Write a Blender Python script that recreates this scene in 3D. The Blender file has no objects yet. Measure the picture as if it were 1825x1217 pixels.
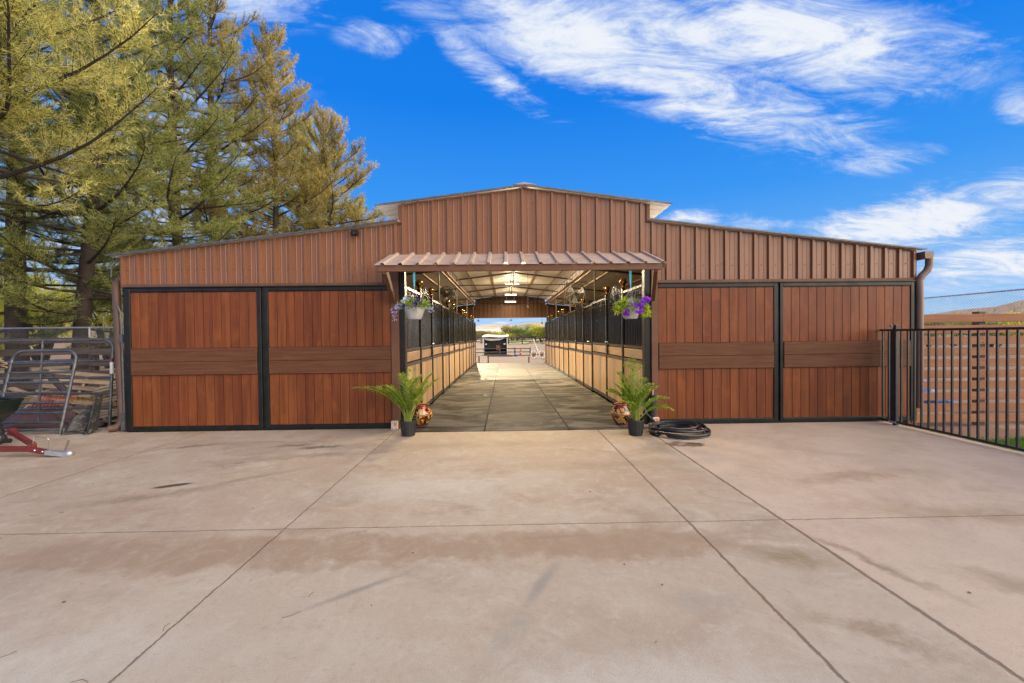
import bpy, math, random
import numpy as np
from mathutils import Vector, Matrix, Euler
R = math.radians
random.seed(7)
rng = np.random.default_rng(11)
S = bpy.context.scene
COL = S.collection

# ------------------------------------------------------------------ camera
F, CX, CY = 747.0, 912.5, 608.5                      # focal length and centre, in photo pixels
CAM = np.array([0.0, -6.5, 1.40])
yv = np.array([(899 - CX) / F, (CY - 598) / F, -1.0]); yv /= np.linalg.norm(yv)
zc = np.array([-.0108, 1.0, 0.0]); zc[2] = (yv[0] * zc[0] + yv[1] * zc[1]) / (-yv[2]); zc /= np.linalg.norm(zc)
xc = np.cross(yv, zc)
M = np.stack([xc, yv, zc], 1)                         # world -> camera
cam = bpy.data.cameras.new('camera'); co = bpy.data.objects.new('camera', cam); COL.objects.link(co)
cam.sensor_fit = 'HORIZONTAL'; cam.sensor_width = 36; cam.lens = 36 * F / 1825
cam.clip_start = .05; cam.clip_end = 6000
mw = Matrix(M.T.tolist()).to_4x4(); mw.translation = Vector(CAM); co.matrix_world = mw
S.camera = co

def ray(px, py):
    return M.T @ np.array([(px - CX) / F, (CY - py) / F, -1.0])
def at(px, py, Y):
    d = ray(px, py); return CAM + d * (Y - CAM[1]) / d[1]
def gr(px, py, z=0.0):
    d = ray(px, py); return CAM + d * (z - CAM[2]) / d[2]

# ------------------------------------------------------------------ view, sun
S.view_settings.view_transform = 'Standard'; S.view_settings.look = 'None'
S.view_settings.exposure = 0.0; S.view_settings.gamma = 1
S.cycles.max_bounces = 8; S.cycles.transparent_max_bounces = 8
S.cycles.sample_clamp_indirect = 6
SUN_EL, SUN_AZ = R(14.5), R(-5)
sd = Vector((math.sin(SUN_AZ) * math.cos(SUN_EL), math.cos(SUN_AZ) * math.cos(SUN_EL), math.sin(SUN_EL)))
sl = bpy.data.lights.new('sun', 'SUN'); sl.energy = 4.9; sl.angle = R(.5); sl.color = (1, .80, .52)
so = bpy.data.objects.new('sun', sl); COL.objects.link(so); so.rotation_euler = sd.to_track_quat('Z', 'Y').to_euler()

# ------------------------------------------------------------------ node helper
class NT:
    def __init__(s, nt): s.nt = nt; s.n = nt.nodes; s.l = nt.links
    def new(s, t, **kw):
        n = s.n.new(t)
        for k, v in kw.items(): setattr(n, k, v)
        return n
    def set(s, sock, v):
        if isinstance(v, bpy.types.NodeSocket): s.l.new(v, sock)
        elif v is not None:
            try: sock.default_value = v
            except Exception: sock.default_value = (*v, 1) if len(v) == 3 else v[:3]
    def m(s, op, a, b=None, c=None, clamp=False):
        n = s.new('ShaderNodeMath', operation=op, use_clamp=clamp)
        s.set(n.inputs[0], a)
        if b is not None: s.set(n.inputs[1], b)
        if c is not None: s.set(n.inputs[2], c)
        return n.outputs[0]
    def v(s, op, a, b=None):
        n = s.new('ShaderNodeVectorMath', operation=op)
        s.set(n.inputs[0], a)
        if b is not None: s.set(n.inputs[3 if op == 'SCALE' else 1], b)
        return n.outputs['Value'] if op in ('DOT_PRODUCT', 'LENGTH') else n.outputs[0]
    def mix(s, f, a, b, mode='MIX'):
        n = s.new('ShaderNodeMix', data_type='RGBA', blend_type=mode)
        s.set(n.inputs[0], f); s.set(n.inputs[6], a); s.set(n.inputs[7], b)
        return n.outputs[2]
    def ss(s, x, a, b, o0=0., o1=1., kind='SMOOTHSTEP'):
        n = s.new('ShaderNodeMapRange', interpolation_type=kind, clamp=True) if kind == 'LINEAR' else s.new('ShaderNodeMapRange', interpolation_type=kind)
        for i, q in enumerate((x, a, b, o0, o1)): s.set(n.inputs[i], q)
        return n.outputs[0]
    def noise(s, vec, scale, detail=4, rough=.55, dist=0., col=False):
        n = s.new('ShaderNodeTexNoise')
        s.set(n.inputs['Vector'], vec); n.inputs['Scale'].default_value = scale; n.inputs['Detail'].default_value = detail
        n.inputs['Roughness'].default_value = rough; n.inputs['Distortion'].default_value = dist
        return n.outputs['Color' if col else 'Fac']
    def ramp(s, f, stops):
        n = s.new('ShaderNodeValToRGB'); e = n.color_ramp.elements
        while len(e) < len(stops): e.new(.5)
        for q, (p, c) in zip(e, stops): q.position = p; q.color = (*c, 1)
        s.set(n.inputs[0], f); return n.outputs[0]
    def sep(s, vec):
        n = s.new('ShaderNodeSeparateXYZ'); s.set(n.inputs[0], vec); return n.outputs
    def comb(s, x, y, z):
        n = s.new('ShaderNodeCombineXYZ')
        for i, q in enumerate((x, y, z)): s.set(n.inputs[i], q)
        return n.outputs[0]

# ------------------------------------------------------------------ world: blue sky with torn cloud, bright bank added unseen behind the viewer to light the front
W = bpy.data.worlds.new('World'); S.world = W; W.use_nodes = True
N = NT(W.node_tree); N.n.clear()
gen = N.new('ShaderNodeTexCoord').outputs['Generated']
d = N.v('NORMALIZE', gen); dx, dy, dz = N.sep(d)
u = N.m('ARCTAN2', dx, dy); vv = N.m('ARCSINE', dz)
sky = N.ramp(N.m('MULTIPLY', vv, 1.0), [(0, (.45, .68, .95)), (.07, (.30, .57, .94)), (.16, (.14, .43, .92)), (.30, (.045, .31, .90)), (.50, (.010, .215, .84)), (1, (.003, .16, .70))])
flat = N.v('DIVIDE', d, N.comb(N.m('ADD', dz, .25), N.m('ADD', dz, .25), N.m('ADD', dz, .25)))
rotm = N.new('ShaderNodeMapping'); rotm.inputs['Rotation'].default_value = (0, 0, R(-28)); rotm.inputs['Scale'].default_value = (.9, 2.0, 1.5)
N.set(rotm.inputs[0], flat); flat2 = rotm.outputs[0]
n1 = N.noise(flat2, 3.2, 10, .66, 1.4); n2 = N.noise(flat2, 11.0, 9, .7, .9)
nz = N.m('ADD', N.m('MULTIPLY', n1, .77), N.m('MULTIPLY', n2, .23))
def uv_of(px, py):
    r_ = ray(px, py); r_ = r_ / np.linalg.norm(r_); return math.atan2(r_[0], r_[1]), math.asin(r_[2])
total = None
for (px, py, L, Wd, ang, st) in [(1000, 60, 310, 85, 14, .95), (1210, 135, 340, 75, 20, .86), (1440, 60, 300, 100, 4, 1.0), (1250, 70, 260, 60, 8, .8), (690, 62, 80, 36, 0, .6), (850, 110, 170, 30, 35, .52), (760, 20, 130, 40, 10, .6),
        (1610, 400, 330, 52, -13, .98), (1800, 350, 160, 50, -10, .9), (1560, 285, 120, 30, -6, .46), (1760, 470, 260, 55, -4, .8), (1240, 392, 60, 20, -3, .85), (1330, 395, 90, 16, 4, .55),
        (420, -10, 190, 60, 4, .62), (230, 330, 330, 190, -10, .62), (1815, 190, 50, 40, 0, .5), (1480, 210, 60, 16, 4, .5), (900, 575, 60, 5, -6, .7), (1500, -90, 700, 90, 0, .7)]:
    a0 = uv_of(px, py)
    ca, sa = math.cos(R(ang)), math.sin(R(ang))
    e1 = uv_of(px + L * ca, py + L * sa); e2 = uv_of(px - Wd * sa, py + Wd * ca)
    A = np.array([[e1[0] - a0[0], e2[0] - a0[0]], [e1[1] - a0[1], e2[1] - a0[1]]]); Ai = np.linalg.inv(A)
    du = N.m('SUBTRACT', u, a0[0]); dv = N.m('SUBTRACT', vv, a0[1])
    p_ = N.m('ADD', N.m('MULTIPLY', du, float(Ai[0, 0])), N.m('MULTIPLY', dv, float(Ai[0, 1])))
    q_ = N.m('ADD', N.m('MULTIPLY', du, float(Ai[1, 0])), N.m('MULTIPLY', dv, float(Ai[1, 1])))
    r2 = N.m('SQRT', N.m('ADD', N.m('MULTIPLY', p_, p_), N.m('MULTIPLY', q_, q_)))
    mk = N.ss(r2, .15, 1.6, st, 0.)
    total = mk if total is None else N.m('MAXIMUM', total, mk)
dens = N.m('ADD', total, N.m('MULTIPLY', N.m('SUBTRACT', nz, .5), 2.9))
alpha = N.m('MULTIPLY', N.ss(dens, .12, 1.02), N.ss(total, .02, .3))
haze_low = N.ss(vv, .0, .16, .35, 0.)
cloudc = N.mix(N.ss(dens, .5, 1.2), (.56, .68, .93, 1), (.86, .90, .97, 1))
c = N.mix(N.m('MULTIPLY', haze_low, N.ss(n1, .35, .7)), sky, (.72, .82, .95, 1))
c = N.mix(alpha, c, cloudc)
back = N.ss(N.v('DOT_PRODUCT', d, (.82, -.44, .36)), .50, .97)  # unseen bright area added behind the viewer, lights the barn from the right
back = N.m('MULTIPLY', back, N.ss(N.noise(flat, 1.4, 5), .25, .6, .55, 1.))
c = N.mix(back, c, (6.4, 5.5, 4.6, 1))
lowr = N.m('MULTIPLY', N.ss(dy, .2, -.4), N.ss(dx, -.75, .25, .16, 1.))                          # whitish low sky added out of view behind the viewer as soft front light
c = N.mix(N.m('MULTIPLY', lowr, N.ss(vv, 1.0, .1, .2, .8)), c, (1.75, 1.5, 1.25, 1), 'LIGHTEN')
bg = N.new('ShaderNodeBackground'); N.set(bg.inputs[0], c); bg.inputs[1].default_value = 1.0
N.l.new(bg.outputs[0], N.new('ShaderNodeOutputWorld').inputs[0])

# ------------------------------------------------------------------ materials
def nm(name):
    m = bpy.data.materials.new(name); m.use_nodes = True
    n = NT(m.node_tree); b = n.n['Principled BSDF']; return m, n, b
def pm(name, c1, c2=None, scale=6, rough=.6, bump=0, metal=0, stretch=(1, 1, 1), island=0, coat=0, bscale=None, rvar=.1, spec=.5, dirt=None):
    m, n, b = nm(name)
    c2 = c2 or tuple(x * .75 for x in c1)
    oc = n.new('ShaderNodeTexCoord').outputs['Object']
    if island:                                         # each board gets its own piece of grain
        io = n.m('MULTIPLY', n.new('ShaderNodeNewGeometry').outputs['Random Per Island'], 61.); oc = n.v('ADD', oc, n.comb(io, io, io))
    mp = n.new('ShaderNodeMapping'); mp.inputs['Scale'].default_value = stretch; n.set(mp.inputs[0], oc)
    f = n.noise(mp.outputs[0], scale, 6, .6, .3)
    f = n.ss(f, .3, .7)
    col = n.mix(f, (*c1, 1), (*c2, 1))
    if island:
        isl = n.new('ShaderNodeNewGeometry').outputs['Random Per Island']
        hs = n.new('ShaderNodeHueSaturation'); n.set(hs.inputs['Color'], col)
        n.set(hs.inputs['Value'], n.ss(isl, 0, 1, 1 - island, 1 + island, 'LINEAR'))
        n.set(hs.inputs['Hue'], n.ss(isl, 0, 1, .5 - island * .03, .5 + island * .03, 'LINEAR'))
        col = hs.outputs[0]
    if dirt:
        dn = n.ss(n.noise(oc, dirt[1], 5, .65, .6), .5, .72)
        col = n.mix(n.m('MULTIPLY', dn, dirt[2]), col, (*dirt[0], 1))
    n.set(b.inputs['Base Color'], col)
    n.set(b.inputs['Roughness'], n.ss(n.noise(oc, scale * .6, 4), .3, .7, max(.03, rough - rvar), min(1, rough + rvar), 'LINEAR'))
    b.inputs['Metallic'].default_value = metal; b.inputs['Specular IOR Level'].default_value = spec
    if coat: b.inputs['Coat Weight'].default_value = coat; b.inputs['Coat Roughness'].default_value = .15
    if bump:
        bn = n.new('ShaderNodeBump'); bn.inputs['Strength'].default_value = bump; bn.inputs['Distance'].default_value = .01
        mp2 = n.new('ShaderNodeMapping'); mp2.inputs['Scale'].default_value = stretch; n.set(mp2.inputs[0], oc)
        n.set(bn.inputs['Height'], n.noise(mp2.outputs[0], bscale or scale * 3, 6, .65)); n.l.new(bn.outputs[0], b.inputs['Normal'])
    return m
def leafm(name, c1, c2, trans=.45, scale=1.2, c3=None):
    m, n, b = nm(name)
    oc = n.new('ShaderNodeTexCoord').outputs['Object']
    isl = n.new('ShaderNodeNewGeometry').outputs['Random Per Island']
    f = n.m('ADD', n.m('MULTIPLY', n.noise(oc, scale, 4), .62), n.m('MULTIPLY', isl, .38))
    col = n.mix(n.ss(f, .36, .58), (*c1, 1), (*c2, 1))
    if c3: col = n.mix(n.m('GREATER_THAN', isl, .96), col, (*c3, 1))
    n.set(b.inputs['Base Color'], col); b.inputs['Roughness'].default_value = .55; b.inputs['Specular IOR Level'].default_value = .3
    t = n.new('ShaderNodeBsdfTranslucent'); n.set(t.inputs[0], n.mix(.5, col, n.mix(1., col, (1.45, 1.38, .6, 1), 'MULTIPLY')))
    ms = n.new('ShaderNodeMixShader'); ms.inputs[0].default_value = trans
    n.l.new(b.outputs[0], ms.inputs[1]); n.l.new(t.outputs[0], ms.inputs[2]); n.l.new(ms.outputs[0], n.n['Material Output'].inputs[0])
    return m

K = {}
K['siding'] = pm('siding', (.220, .094, .043), (.178, .074, .033), 1.6, .28, .02, 0, (6, 6, .25), spec=.42, dirt=((.14, .06, .033), 1.3, .4))
K['canopy'] = pm('canopy', (.45, .35, .275), (.37, .275, .21), 5, .5, .03, dirt=((.16, .09, .06), 4, .4))
K['trim'] = pm('trim', (.15, .07, .040), (.12, .054, .03), 5, .6, .1, spec=.3)
K['pipebrown'] = pm('pipebrown', (.20, .115, .08), (.16, .09, .06), 5, .45, .03)
K['pipedark'] = pm('pipedark', (.105, .058, .040), (.08, .043, .03), 5, .45, .03)
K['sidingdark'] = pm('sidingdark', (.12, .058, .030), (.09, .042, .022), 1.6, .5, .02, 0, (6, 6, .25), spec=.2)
K['stallmetal'] = pm('stallmetal', (.012, .012, .011), (.020, .019, .017), 8, .22, .03, 0, spec=.6, rvar=.06)
K['shelterroof'] = pm('shelterroof', (.30, .28, .25), (.22, .20, .18), 3, .7, .1)
K['plank'] = pm('plank', (.182, .053, .018), (.112, .032, .012), 2.2, .42, .12, 0, (7, 7, .45), island=.13, dirt=((.30, .092, .022), 2.4, .32), bscale=14, spec=.22)
K['cross'] = pm('cross', (.122, .050, .025), (.085, .034, .017), 3, .7, .5, 0, (.6, 4, 9), island=.08, bscale=9, spec=.22)
K['black'] = pm('black', (.008, .009, .008), (.014, .015, .014), 8, .36, .04, 0, spec=.28)
K['gateblack'] = pm('gateblack', (.016, .017, .018), (.03, .03, .03), 9, .42, .05)
K['roof'] = pm('roof', (.50, .48, .44), (.40, .38, .34), 4, .5, .03)
K['roofunder'] = pm('roofunder', (.86, .82, .73), (.76, .70, .60), 3, .5, .04, 0, (.5, 2, 1))
K['galv'] = pm('galv', (.55, .56, .57), (.42, .43, .45), 12, .38, .03, .7)
K['steel'] = pm('steel', (.10, .085, .07), (.06, .05, .042), 6, .5, .05, .3)
K['tubegate'] = pm('tubegate', (.06, .066, .078), (.10, .105, .115), 7, .42, .06, .3, dirt=((.30, .27, .23), 9, .4))
K['blond'] = pm('blond', (.50, .335, .20), (.32, .20, .11), 2.5, .36, .06, 0, (6, 6, .4), island=.24, bscale=12)
K['blondrail'] = pm('blondrail', (.44, .30, .18), (.32, .21, .12), 3, .4, .05, 0, (3, .5, 3))
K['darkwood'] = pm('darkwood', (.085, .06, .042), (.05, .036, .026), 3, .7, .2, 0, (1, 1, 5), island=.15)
K['brass'] = pm('brass', (.50, .31, .09), (.38, .22, .06), 9, .12, .02, 1.)
K['cream'] = pm('cream', (.55, .53, .50), (.46, .44, .42), 9, .6, .06)
K['basket'] = pm('basket', (.46, .46, .46), (.36, .36, .36), 14, .5, .1)
K['rope'] = pm('rope', (.02, .36, .50), (.05, .50, .60), 60, .7, .3)
K['wire'] = pm('wire', (.45, .45, .46), None, 20, .35, 0, .9)
K['nursery'] = pm('nursery', (.014, .015, .016), (.025, .025, .026), 20, .5, .1)
K['soil'] = pm('soil', (.05, .032, .02), (.09, .06, .035), 40, .95, .6)
K['rubber'] = pm('rubber', (.012, .012, .013), (.022, .022, .022), 14, .38, .05)
K['foam'] = pm('foam', (.016, .016, .017), (.026, .026, .026), 25, .8, .2)
K['chrome'] = pm('chrome', (.75, .75, .76), None, 10, .18, 0, 1)
K['plate'] = pm('plate', (.62, .52, .44), (.72, .64, .58), 30, .6, .1)
K['orange'] = pm('orange', (.75, .28, .07), None, 40, .6)
K['palm'] = leafm('palm', (.13, .28, .02), (.38, .45, .07), .4, 4, (.35, .25, .08))
K['palmstem'] = pm('palmstem', (.22, .26, .05), (.30, .28, .07), 10, .5)
K['needle'] = leafm('needle', (.085, .14, .036), (.56, .56, .20), .58, .55, (.30, .20, .07))  # pale tone of each needle colour carries tan-gold sun highlights
K['needlesunlit'] = leafm('needlesunlit', (.24, .27, .06), (.86, .79, .32), .63, .9, (.46, .28, .10))  # golden sunlight on the nearest pine is put into this colour
K['needledark'] = leafm('needledark', (.045, .090, .026), (.33, .35, .13), .5, .6, (.2, .14, .05))
K['needleglint'] = leafm('needleglint', (.10, .115, .034), (.58, .49, .19), .56, .6, (.34, .20, .06))  # tan-gold sun glints on the farther pines put into the colour
K['bark'] = pm('bark', (.042, .030, .022), (.022, .015, .011), 7, .9, .9, 0, (1, 1, .3), bscale=9)
K['shrubyellow'] = leafm('shrubyellow', (.36, .38, .04), (.50, .48, .09), .55, 1.0)
K['shruboline'] = leafm('shruboline', (.19, .20, .07), (.34, .30, .13), .45, .6)
K['shrubgreen'] = leafm('shrubgreen', (.10, .17, .035), (.20, .26, .06), .45, .6)
K['boardgray'] = pm('boardgray', (.080, .060, .050), (.048, .036, .030), 3, .75, .3, 0, (.5, 3, 6), island=.18)
K['boardbrown'] = pm('boardbrown', (.285, .138, .080), (.23, .108, .06), 3, .75, .15, 0, (.5, 3, 5), island=.1, spec=.15)
K['pallet'] = pm('pallet', (.34, .25, .15), (.20, .14, .085), 3, .8, .3, 0, (1, 4, 4), island=.2)
K['tarp'] = pm('tarp', (.13, .065, .046), (.085, .042, .03), 3, .5, .3, bscale=7)
K['red'] = pm('red', (.15, .016, .014), (.11, .013, .012), 7, .42, .05, coat=.1, dirt=((.14, .05, .03), 14, .5))
K['orangered'] = pm('orangered', (.55, .10, .03), (.40, .07, .03), 12, .5)
K['greenpoly'] = pm('greenpoly', (.005, .010, .009), (.008, .014, .012), 5, .42, .04)
K['fork'] = pm('fork', (.018, .018, .019), (.032, .032, .03), 18, .5, .1, dirt=((.22, .19, .15), 12, .6))
K['straw'] = leafm('straw', (.40, .30, .10), (.55, .42, .16), .3, 3)
K['grass'] = leafm('grass', (.06, .16, .012), (.12, .24, .03), .4, 2)
K['white'] = pm('white', (.72, .71, .69), (.60, .59, .57), 6, .55, .03)
K['bluetarp'] = pm('bluetarp', (.02, .12, .45), (.03, .16, .5), 5, .5, .2)
K['insideshade'] = pm('insideshade', (.02, .024, .022), (.03, .034, .03), 5, .2)  # near-black colour holds the shade inside the paddock shelter
K['rust'] = pm('rust', (.22, .09, .04), (.14, .055, .03), 12, .8, .2)
K['leafdead'] = pm('leafdead', (.10, .05, .025), (.16, .09, .04), 30, .8)
K['pb_lobelia'] = leafm('pb_lobelia', (.34, .38, .80), (.50, .52, .88), .3, 20)
K['pb_purple'] = leafm('pb_purple', (.20, .03, .52), (.34, .08, .70), .35, 20)
K['pb_dark'] = leafm('pb_dark', (.035, .010, .12), (.07, .018, .20), .3, 20)
K['pb_lime'] = leafm('pb_lime', (.30, .42, .02), (.46, .52, .05), .45, 8)
K['pb_leaf'] = leafm('pb_leaf', (.06, .15, .02), (.18, .28, .03), .4, 8)
K['cone'] = pm('cone', (.75, .05, .03), None, 20, .5)
def lampm(name, col, st):
    m, n, b = nm(name); b.inputs['Base Color'].default_value = (.8, .8, .75, 1)
    b.inputs['Emission Color'].default_value = (*col, 1); b.inputs['Emission Strength'].default_value = st; return m
K['tube'] = lampm('tube', (1, .86, .60), 4.)

def pot_mat():
    m, n, b = nm('talavera_glaze'); oc = n.new('ShaderNodeTexCoord').outputs['Object']
    x, y, z = n.sep(oc); a = n.m('ARCTAN2', y, x)
    w1 = n.m('SINE', n.m('ADD', n.m('MULTIPLY', a, 5.), n.m('MULTIPLY', n.m('SINE', n.m('MULTIPLY', z, 24.)), 1.5)))
    w2 = n.m('SINE', n.m('ADD', n.m('MULTIPLY', a, 8.), n.m('MULTIPLY', z, 34.)))
    nn = n.noise(oc, 11, 2, .4, 1.4)
    c = n.mix(n.ss(w1, -.1, .05), (.30, .035, .015, 1), (.50, .33, .13, 1))
    c = n.mix(n.ss(w2, .35, .45), c, (.62, .30, .03, 1))
    c = n.mix(n.ss(nn, .52, .54), c, (.02, .012, .01, 1))
    c = n.mix(n.ss(nn, .33, .31), c, (.62, .54, .42, 1))
    for zz, w, cc in ((.0, .025, (.22, .02, .01, 1)), (.17, .010, (.30, .14, .03, 1)), (.29, .03, (.24, .025, .012, 1))):
        k = n.ss(n.m('ABSOLUTE', n.m('SUBTRACT', z, zz)), w, w * .7); c = n.mix(k, c, cc)
    n.set(b.inputs['Base Color'], c); b.inputs['Roughness'].default_value = .12; b.inputs['Coat Weight'].default_value = .6
    return m
K['talavera'] = pot_mat()

def concrete():
    m, n, b = nm('concrete'); oc = n.new('ShaderNodeTexCoord').outputs['Object']
    nb = n.noise(oc, .45, 5, .6, .4); nmid = n.noise(oc, 1.8, 10, .72, .6); nf = n.noise(oc, 26, 8, .8); brk = n.ss(n.noise(oc, 5.5, 9, .78, .6), .34, .58); ng = n.noise(oc, 160, 3, .6)
    mp = n.new('ShaderNodeMapping'); mp.inputs['Scale'].default_value = (.9, 1.6, 1); mp.inputs['Rotation'].default_value = (0, 0, R(12)); n.set(mp.inputs[0], oc)
    sw = n.noise(mp.outputs[0], 1.2, 10, .70, .7)
    c = n.mix(n.ss(nb, .35, .65), (.405, .295, .232, 1), (.355, .240, .180, 1))
    c = n.mix(n.m('MULTIPLY', n.ss(nmid, .45, .68), .55), c, (.47, .375, .315, 1))
    c = n.mix(n.m('MULTIPLY', n.ss(sw, .50, .66), .62), c, (.29, .190, .135, 1))
    sp = n.noise(oc, 6.5, 8, .75, .8); c = n.mix(n.m('MULTIPLY', n.ss(sp, .5, .68), .35), c, (.52, .44, .39, 1)); c = n.mix(n.m('MULTIPLY', n.ss(sp, .46, .32), .35), c, (.27, .185, .135, 1))
    x, y, z = n.sep(oc)
    # paler dusty concrete nearest the viewer and redder slab to the right
    far_ = n.m('ADD', y, n.m('MULTIPLY', n.m('SUBTRACT', nmid, .5), .9))
    c = n.mix(n.m('MULTIPLY', n.ss(far_, -3.7, -4.2), .35), c, (.45, .365, .305, 1))
    c = n.mix(n.m('MULTIPLY', n.ss(x, 2.0, 2.1), n.ss(nmid, .35, .65, .35, .75)), c, (.53, .375, .30, 1))
    c = n.mix(n.m('MULTIPLY', n.ss(nf, .54, .68), .42), c, (.50, .43, .38, 1))
    c = n.mix(n.m('MULTIPLY', n.ss(nf, .46, .33), .42), c, (.25, .175, .13, 1))
    warp = n.v('SUBTRACT', n.noise(oc, 4.2, 7, .68, 0, True), (.5, .5, .5))
    def stain(cx, cy, rx, ry, ang, col, st, edge=.6, dist=.25):
        nonlocal c
        p = n.v('ADD', oc, n.v('SCALE', warp, dist)); q = n.v('SUBTRACT', p, (cx, cy, 0))
        ca, sa = math.cos(R(ang)), math.sin(R(ang))
        a = n.v('DOT_PRODUCT', q, (ca / rx, sa / rx, 0)); e = n.v('DOT_PRODUCT', q, (-sa / ry, ca / ry, 0))
        dd = n.m('SQRT', n.m('ADD', n.m('MULTIPLY', a, a), n.m('MULTIPLY', e, e)))
        c = n.mix(n.m('MULTIPLY', n.ss(dd, 1 - edge, 1., st, 0.), n.m('ADD', n.m('MULTIPLY', brk, .65), .35) if dist > .12 else 1.), c, (*col, 1))
    tan = (.30, .195, .135); grey = (.17, .155, .15)
    stain(-1.3, -3.74, 2.9, .26, 1, tan, .9, .4, .6)           # broad tan band
    stain(.75, -3.72, .95, .24, 0, tan, .85, .35, .5)
    stain(-3.19, -2.45, .20, .055, 24, (.05, .038, .03), .95, .45, .06)
    stain(-3.0, -1.75, .10, .03, 10, (.12, .08, .06), .7, .7, .1)
    stain(-3.25, -2.75, .85, .16, 22, (.17, .12, .085), .6, .9, .4)
    stain(-2.6, -2.3, .75, .09, 38, (.19, .13, .09), .6, .9, .3)
    stain(-2.35, -1.12, .42, .085, 12, (.09, .062, .045), 1., .8, .25)
    stain(-2.75, -1.0, .30, .12, 0, (.15, .10, .07), .9, .9, .3)
    stain(-1.72, -.78, .16, .04, 8, (.14, .10, .08), .7, .8, .15)
    stain(-4.1, -1.0, .55, .09, 20, (.19, .13, .09), .9, .9, .3)
    stain(-.82, -4.18, .42, .035, 36, grey, .55, .9, .06)
    stain(.20, -4.15, .33, .055, 62, (.20, .185, .175), .6, .9, .06)
    stain(.02, -4.55, .25, .09, 55, (.26, .235, .215), .5, .9, .2)
    stain(.35, -3.62, .35, .035, 6, grey, .35, .9, .1)
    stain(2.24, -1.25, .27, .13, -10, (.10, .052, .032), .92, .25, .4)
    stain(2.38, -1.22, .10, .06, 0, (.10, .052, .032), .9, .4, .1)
    stain(1.75, -3.95, .40, .16, -25, (.24, .165, .095), .9, .9, .4)
    stain(2.22, -4.0, .60, .08, -70, (.16, .10, .06), .65, .9, .35)
    stain(1.05, -4.35, .28, .12, 0, (.26, .235, .22), .45, .9, .3)
    stain(1.2, -2.0, 1.6, .25, 3, (.29, .195, .135), .75, .9, .5)
    stain(-.3, -1.1, 2.4, .30, 2, (.30, .20, .145), .8, .9, .5)
    stain(3.4, -2.5, 1.2, .2, 10, (.29, .18, .115), .75, .9, .5)
    stain(-2.8, -3.62, 1.6, .2, 4, tan, .5, .8, .4)
    stain(-4.2, -3.15, .35, .03, 30, (.18, .13, .10), .6, .8, .2)
    stain(-2.2, -1.5, 1.5, .16, 8, (.25, .17, .125), .8, .9, .5); stain(3.6, -3.4, 1.3, .3, -12, (.30, .19, .125), .7, .9, .5); stain(1.7, -4.6, .5, .10, -35, (.24, .165, .11), .8, .9, .4); stain(3.0, -4.4, .8, .2, -30, (.26, .17, .115), .7, .9, .5); stain(-.6, -2.6, 1.6, .5, 5, (.50, .43, .385), .6, .9, .6); stain(.6, -4.9, 1.2, .4, 0, (.52, .46, .42), .55, .9, .6); stain(-2.2, -4.7, 1.2, .35, 8, (.52, .46, .42), .55, .9, .6)
    wob = n.m('MULTIPLY', n.m('SUBTRACT', n.noise(oc, 9, 8, .8), .5), .044)
    jm = None
    for ax, p0, w in ((x, -1.63, .008), (x, 1.35, .013), (x, 2.06, .019), (x, -4.52, .009), (y, -3.42, .007), (y, -6.4, .009), (x, 5.9, .01)):
        k = n.ss(n.m('ABSOLUTE', n.m('ADD', n.m('SUBTRACT', ax, p0), wob)), w, w * .35)
        jm = k if jm is None else n.m('MAXIMUM', jm, k)
    c = n.mix(n.m('MULTIPLY', jm, .78), c, (.125, .078, .050, 1))
    c = n.mix(n.m('MULTIPLY', n.ss(ng, .58, .70), .45), c, (.18, .135, .11, 1))
    c = n.mix(1., c, (.98, 1.08, .97, 1), 'MULTIPLY')
    n.set(b.inputs['Base Color'], c); n.set(b.inputs['Roughness'], n.ss(nmid, .3, .7, .62, .85)); b.inputs['Specular IOR Level'].default_value = .35
    bn = n.new('ShaderNodeBump'); bn.inputs['Strength'].default_value = .6; bn.inputs['Distance'].default_value = .007
    n.set(bn.inputs['Height'], n.m('SUBTRACT', n.m('ADD', nf, n.m('MULTIPLY', ng, .6)), n.m('MULTIPLY', jm, 1.5))); n.l.new(bn.outputs[0], b.inputs['Normal'])
    return m
K['concrete'] = concrete()

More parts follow.
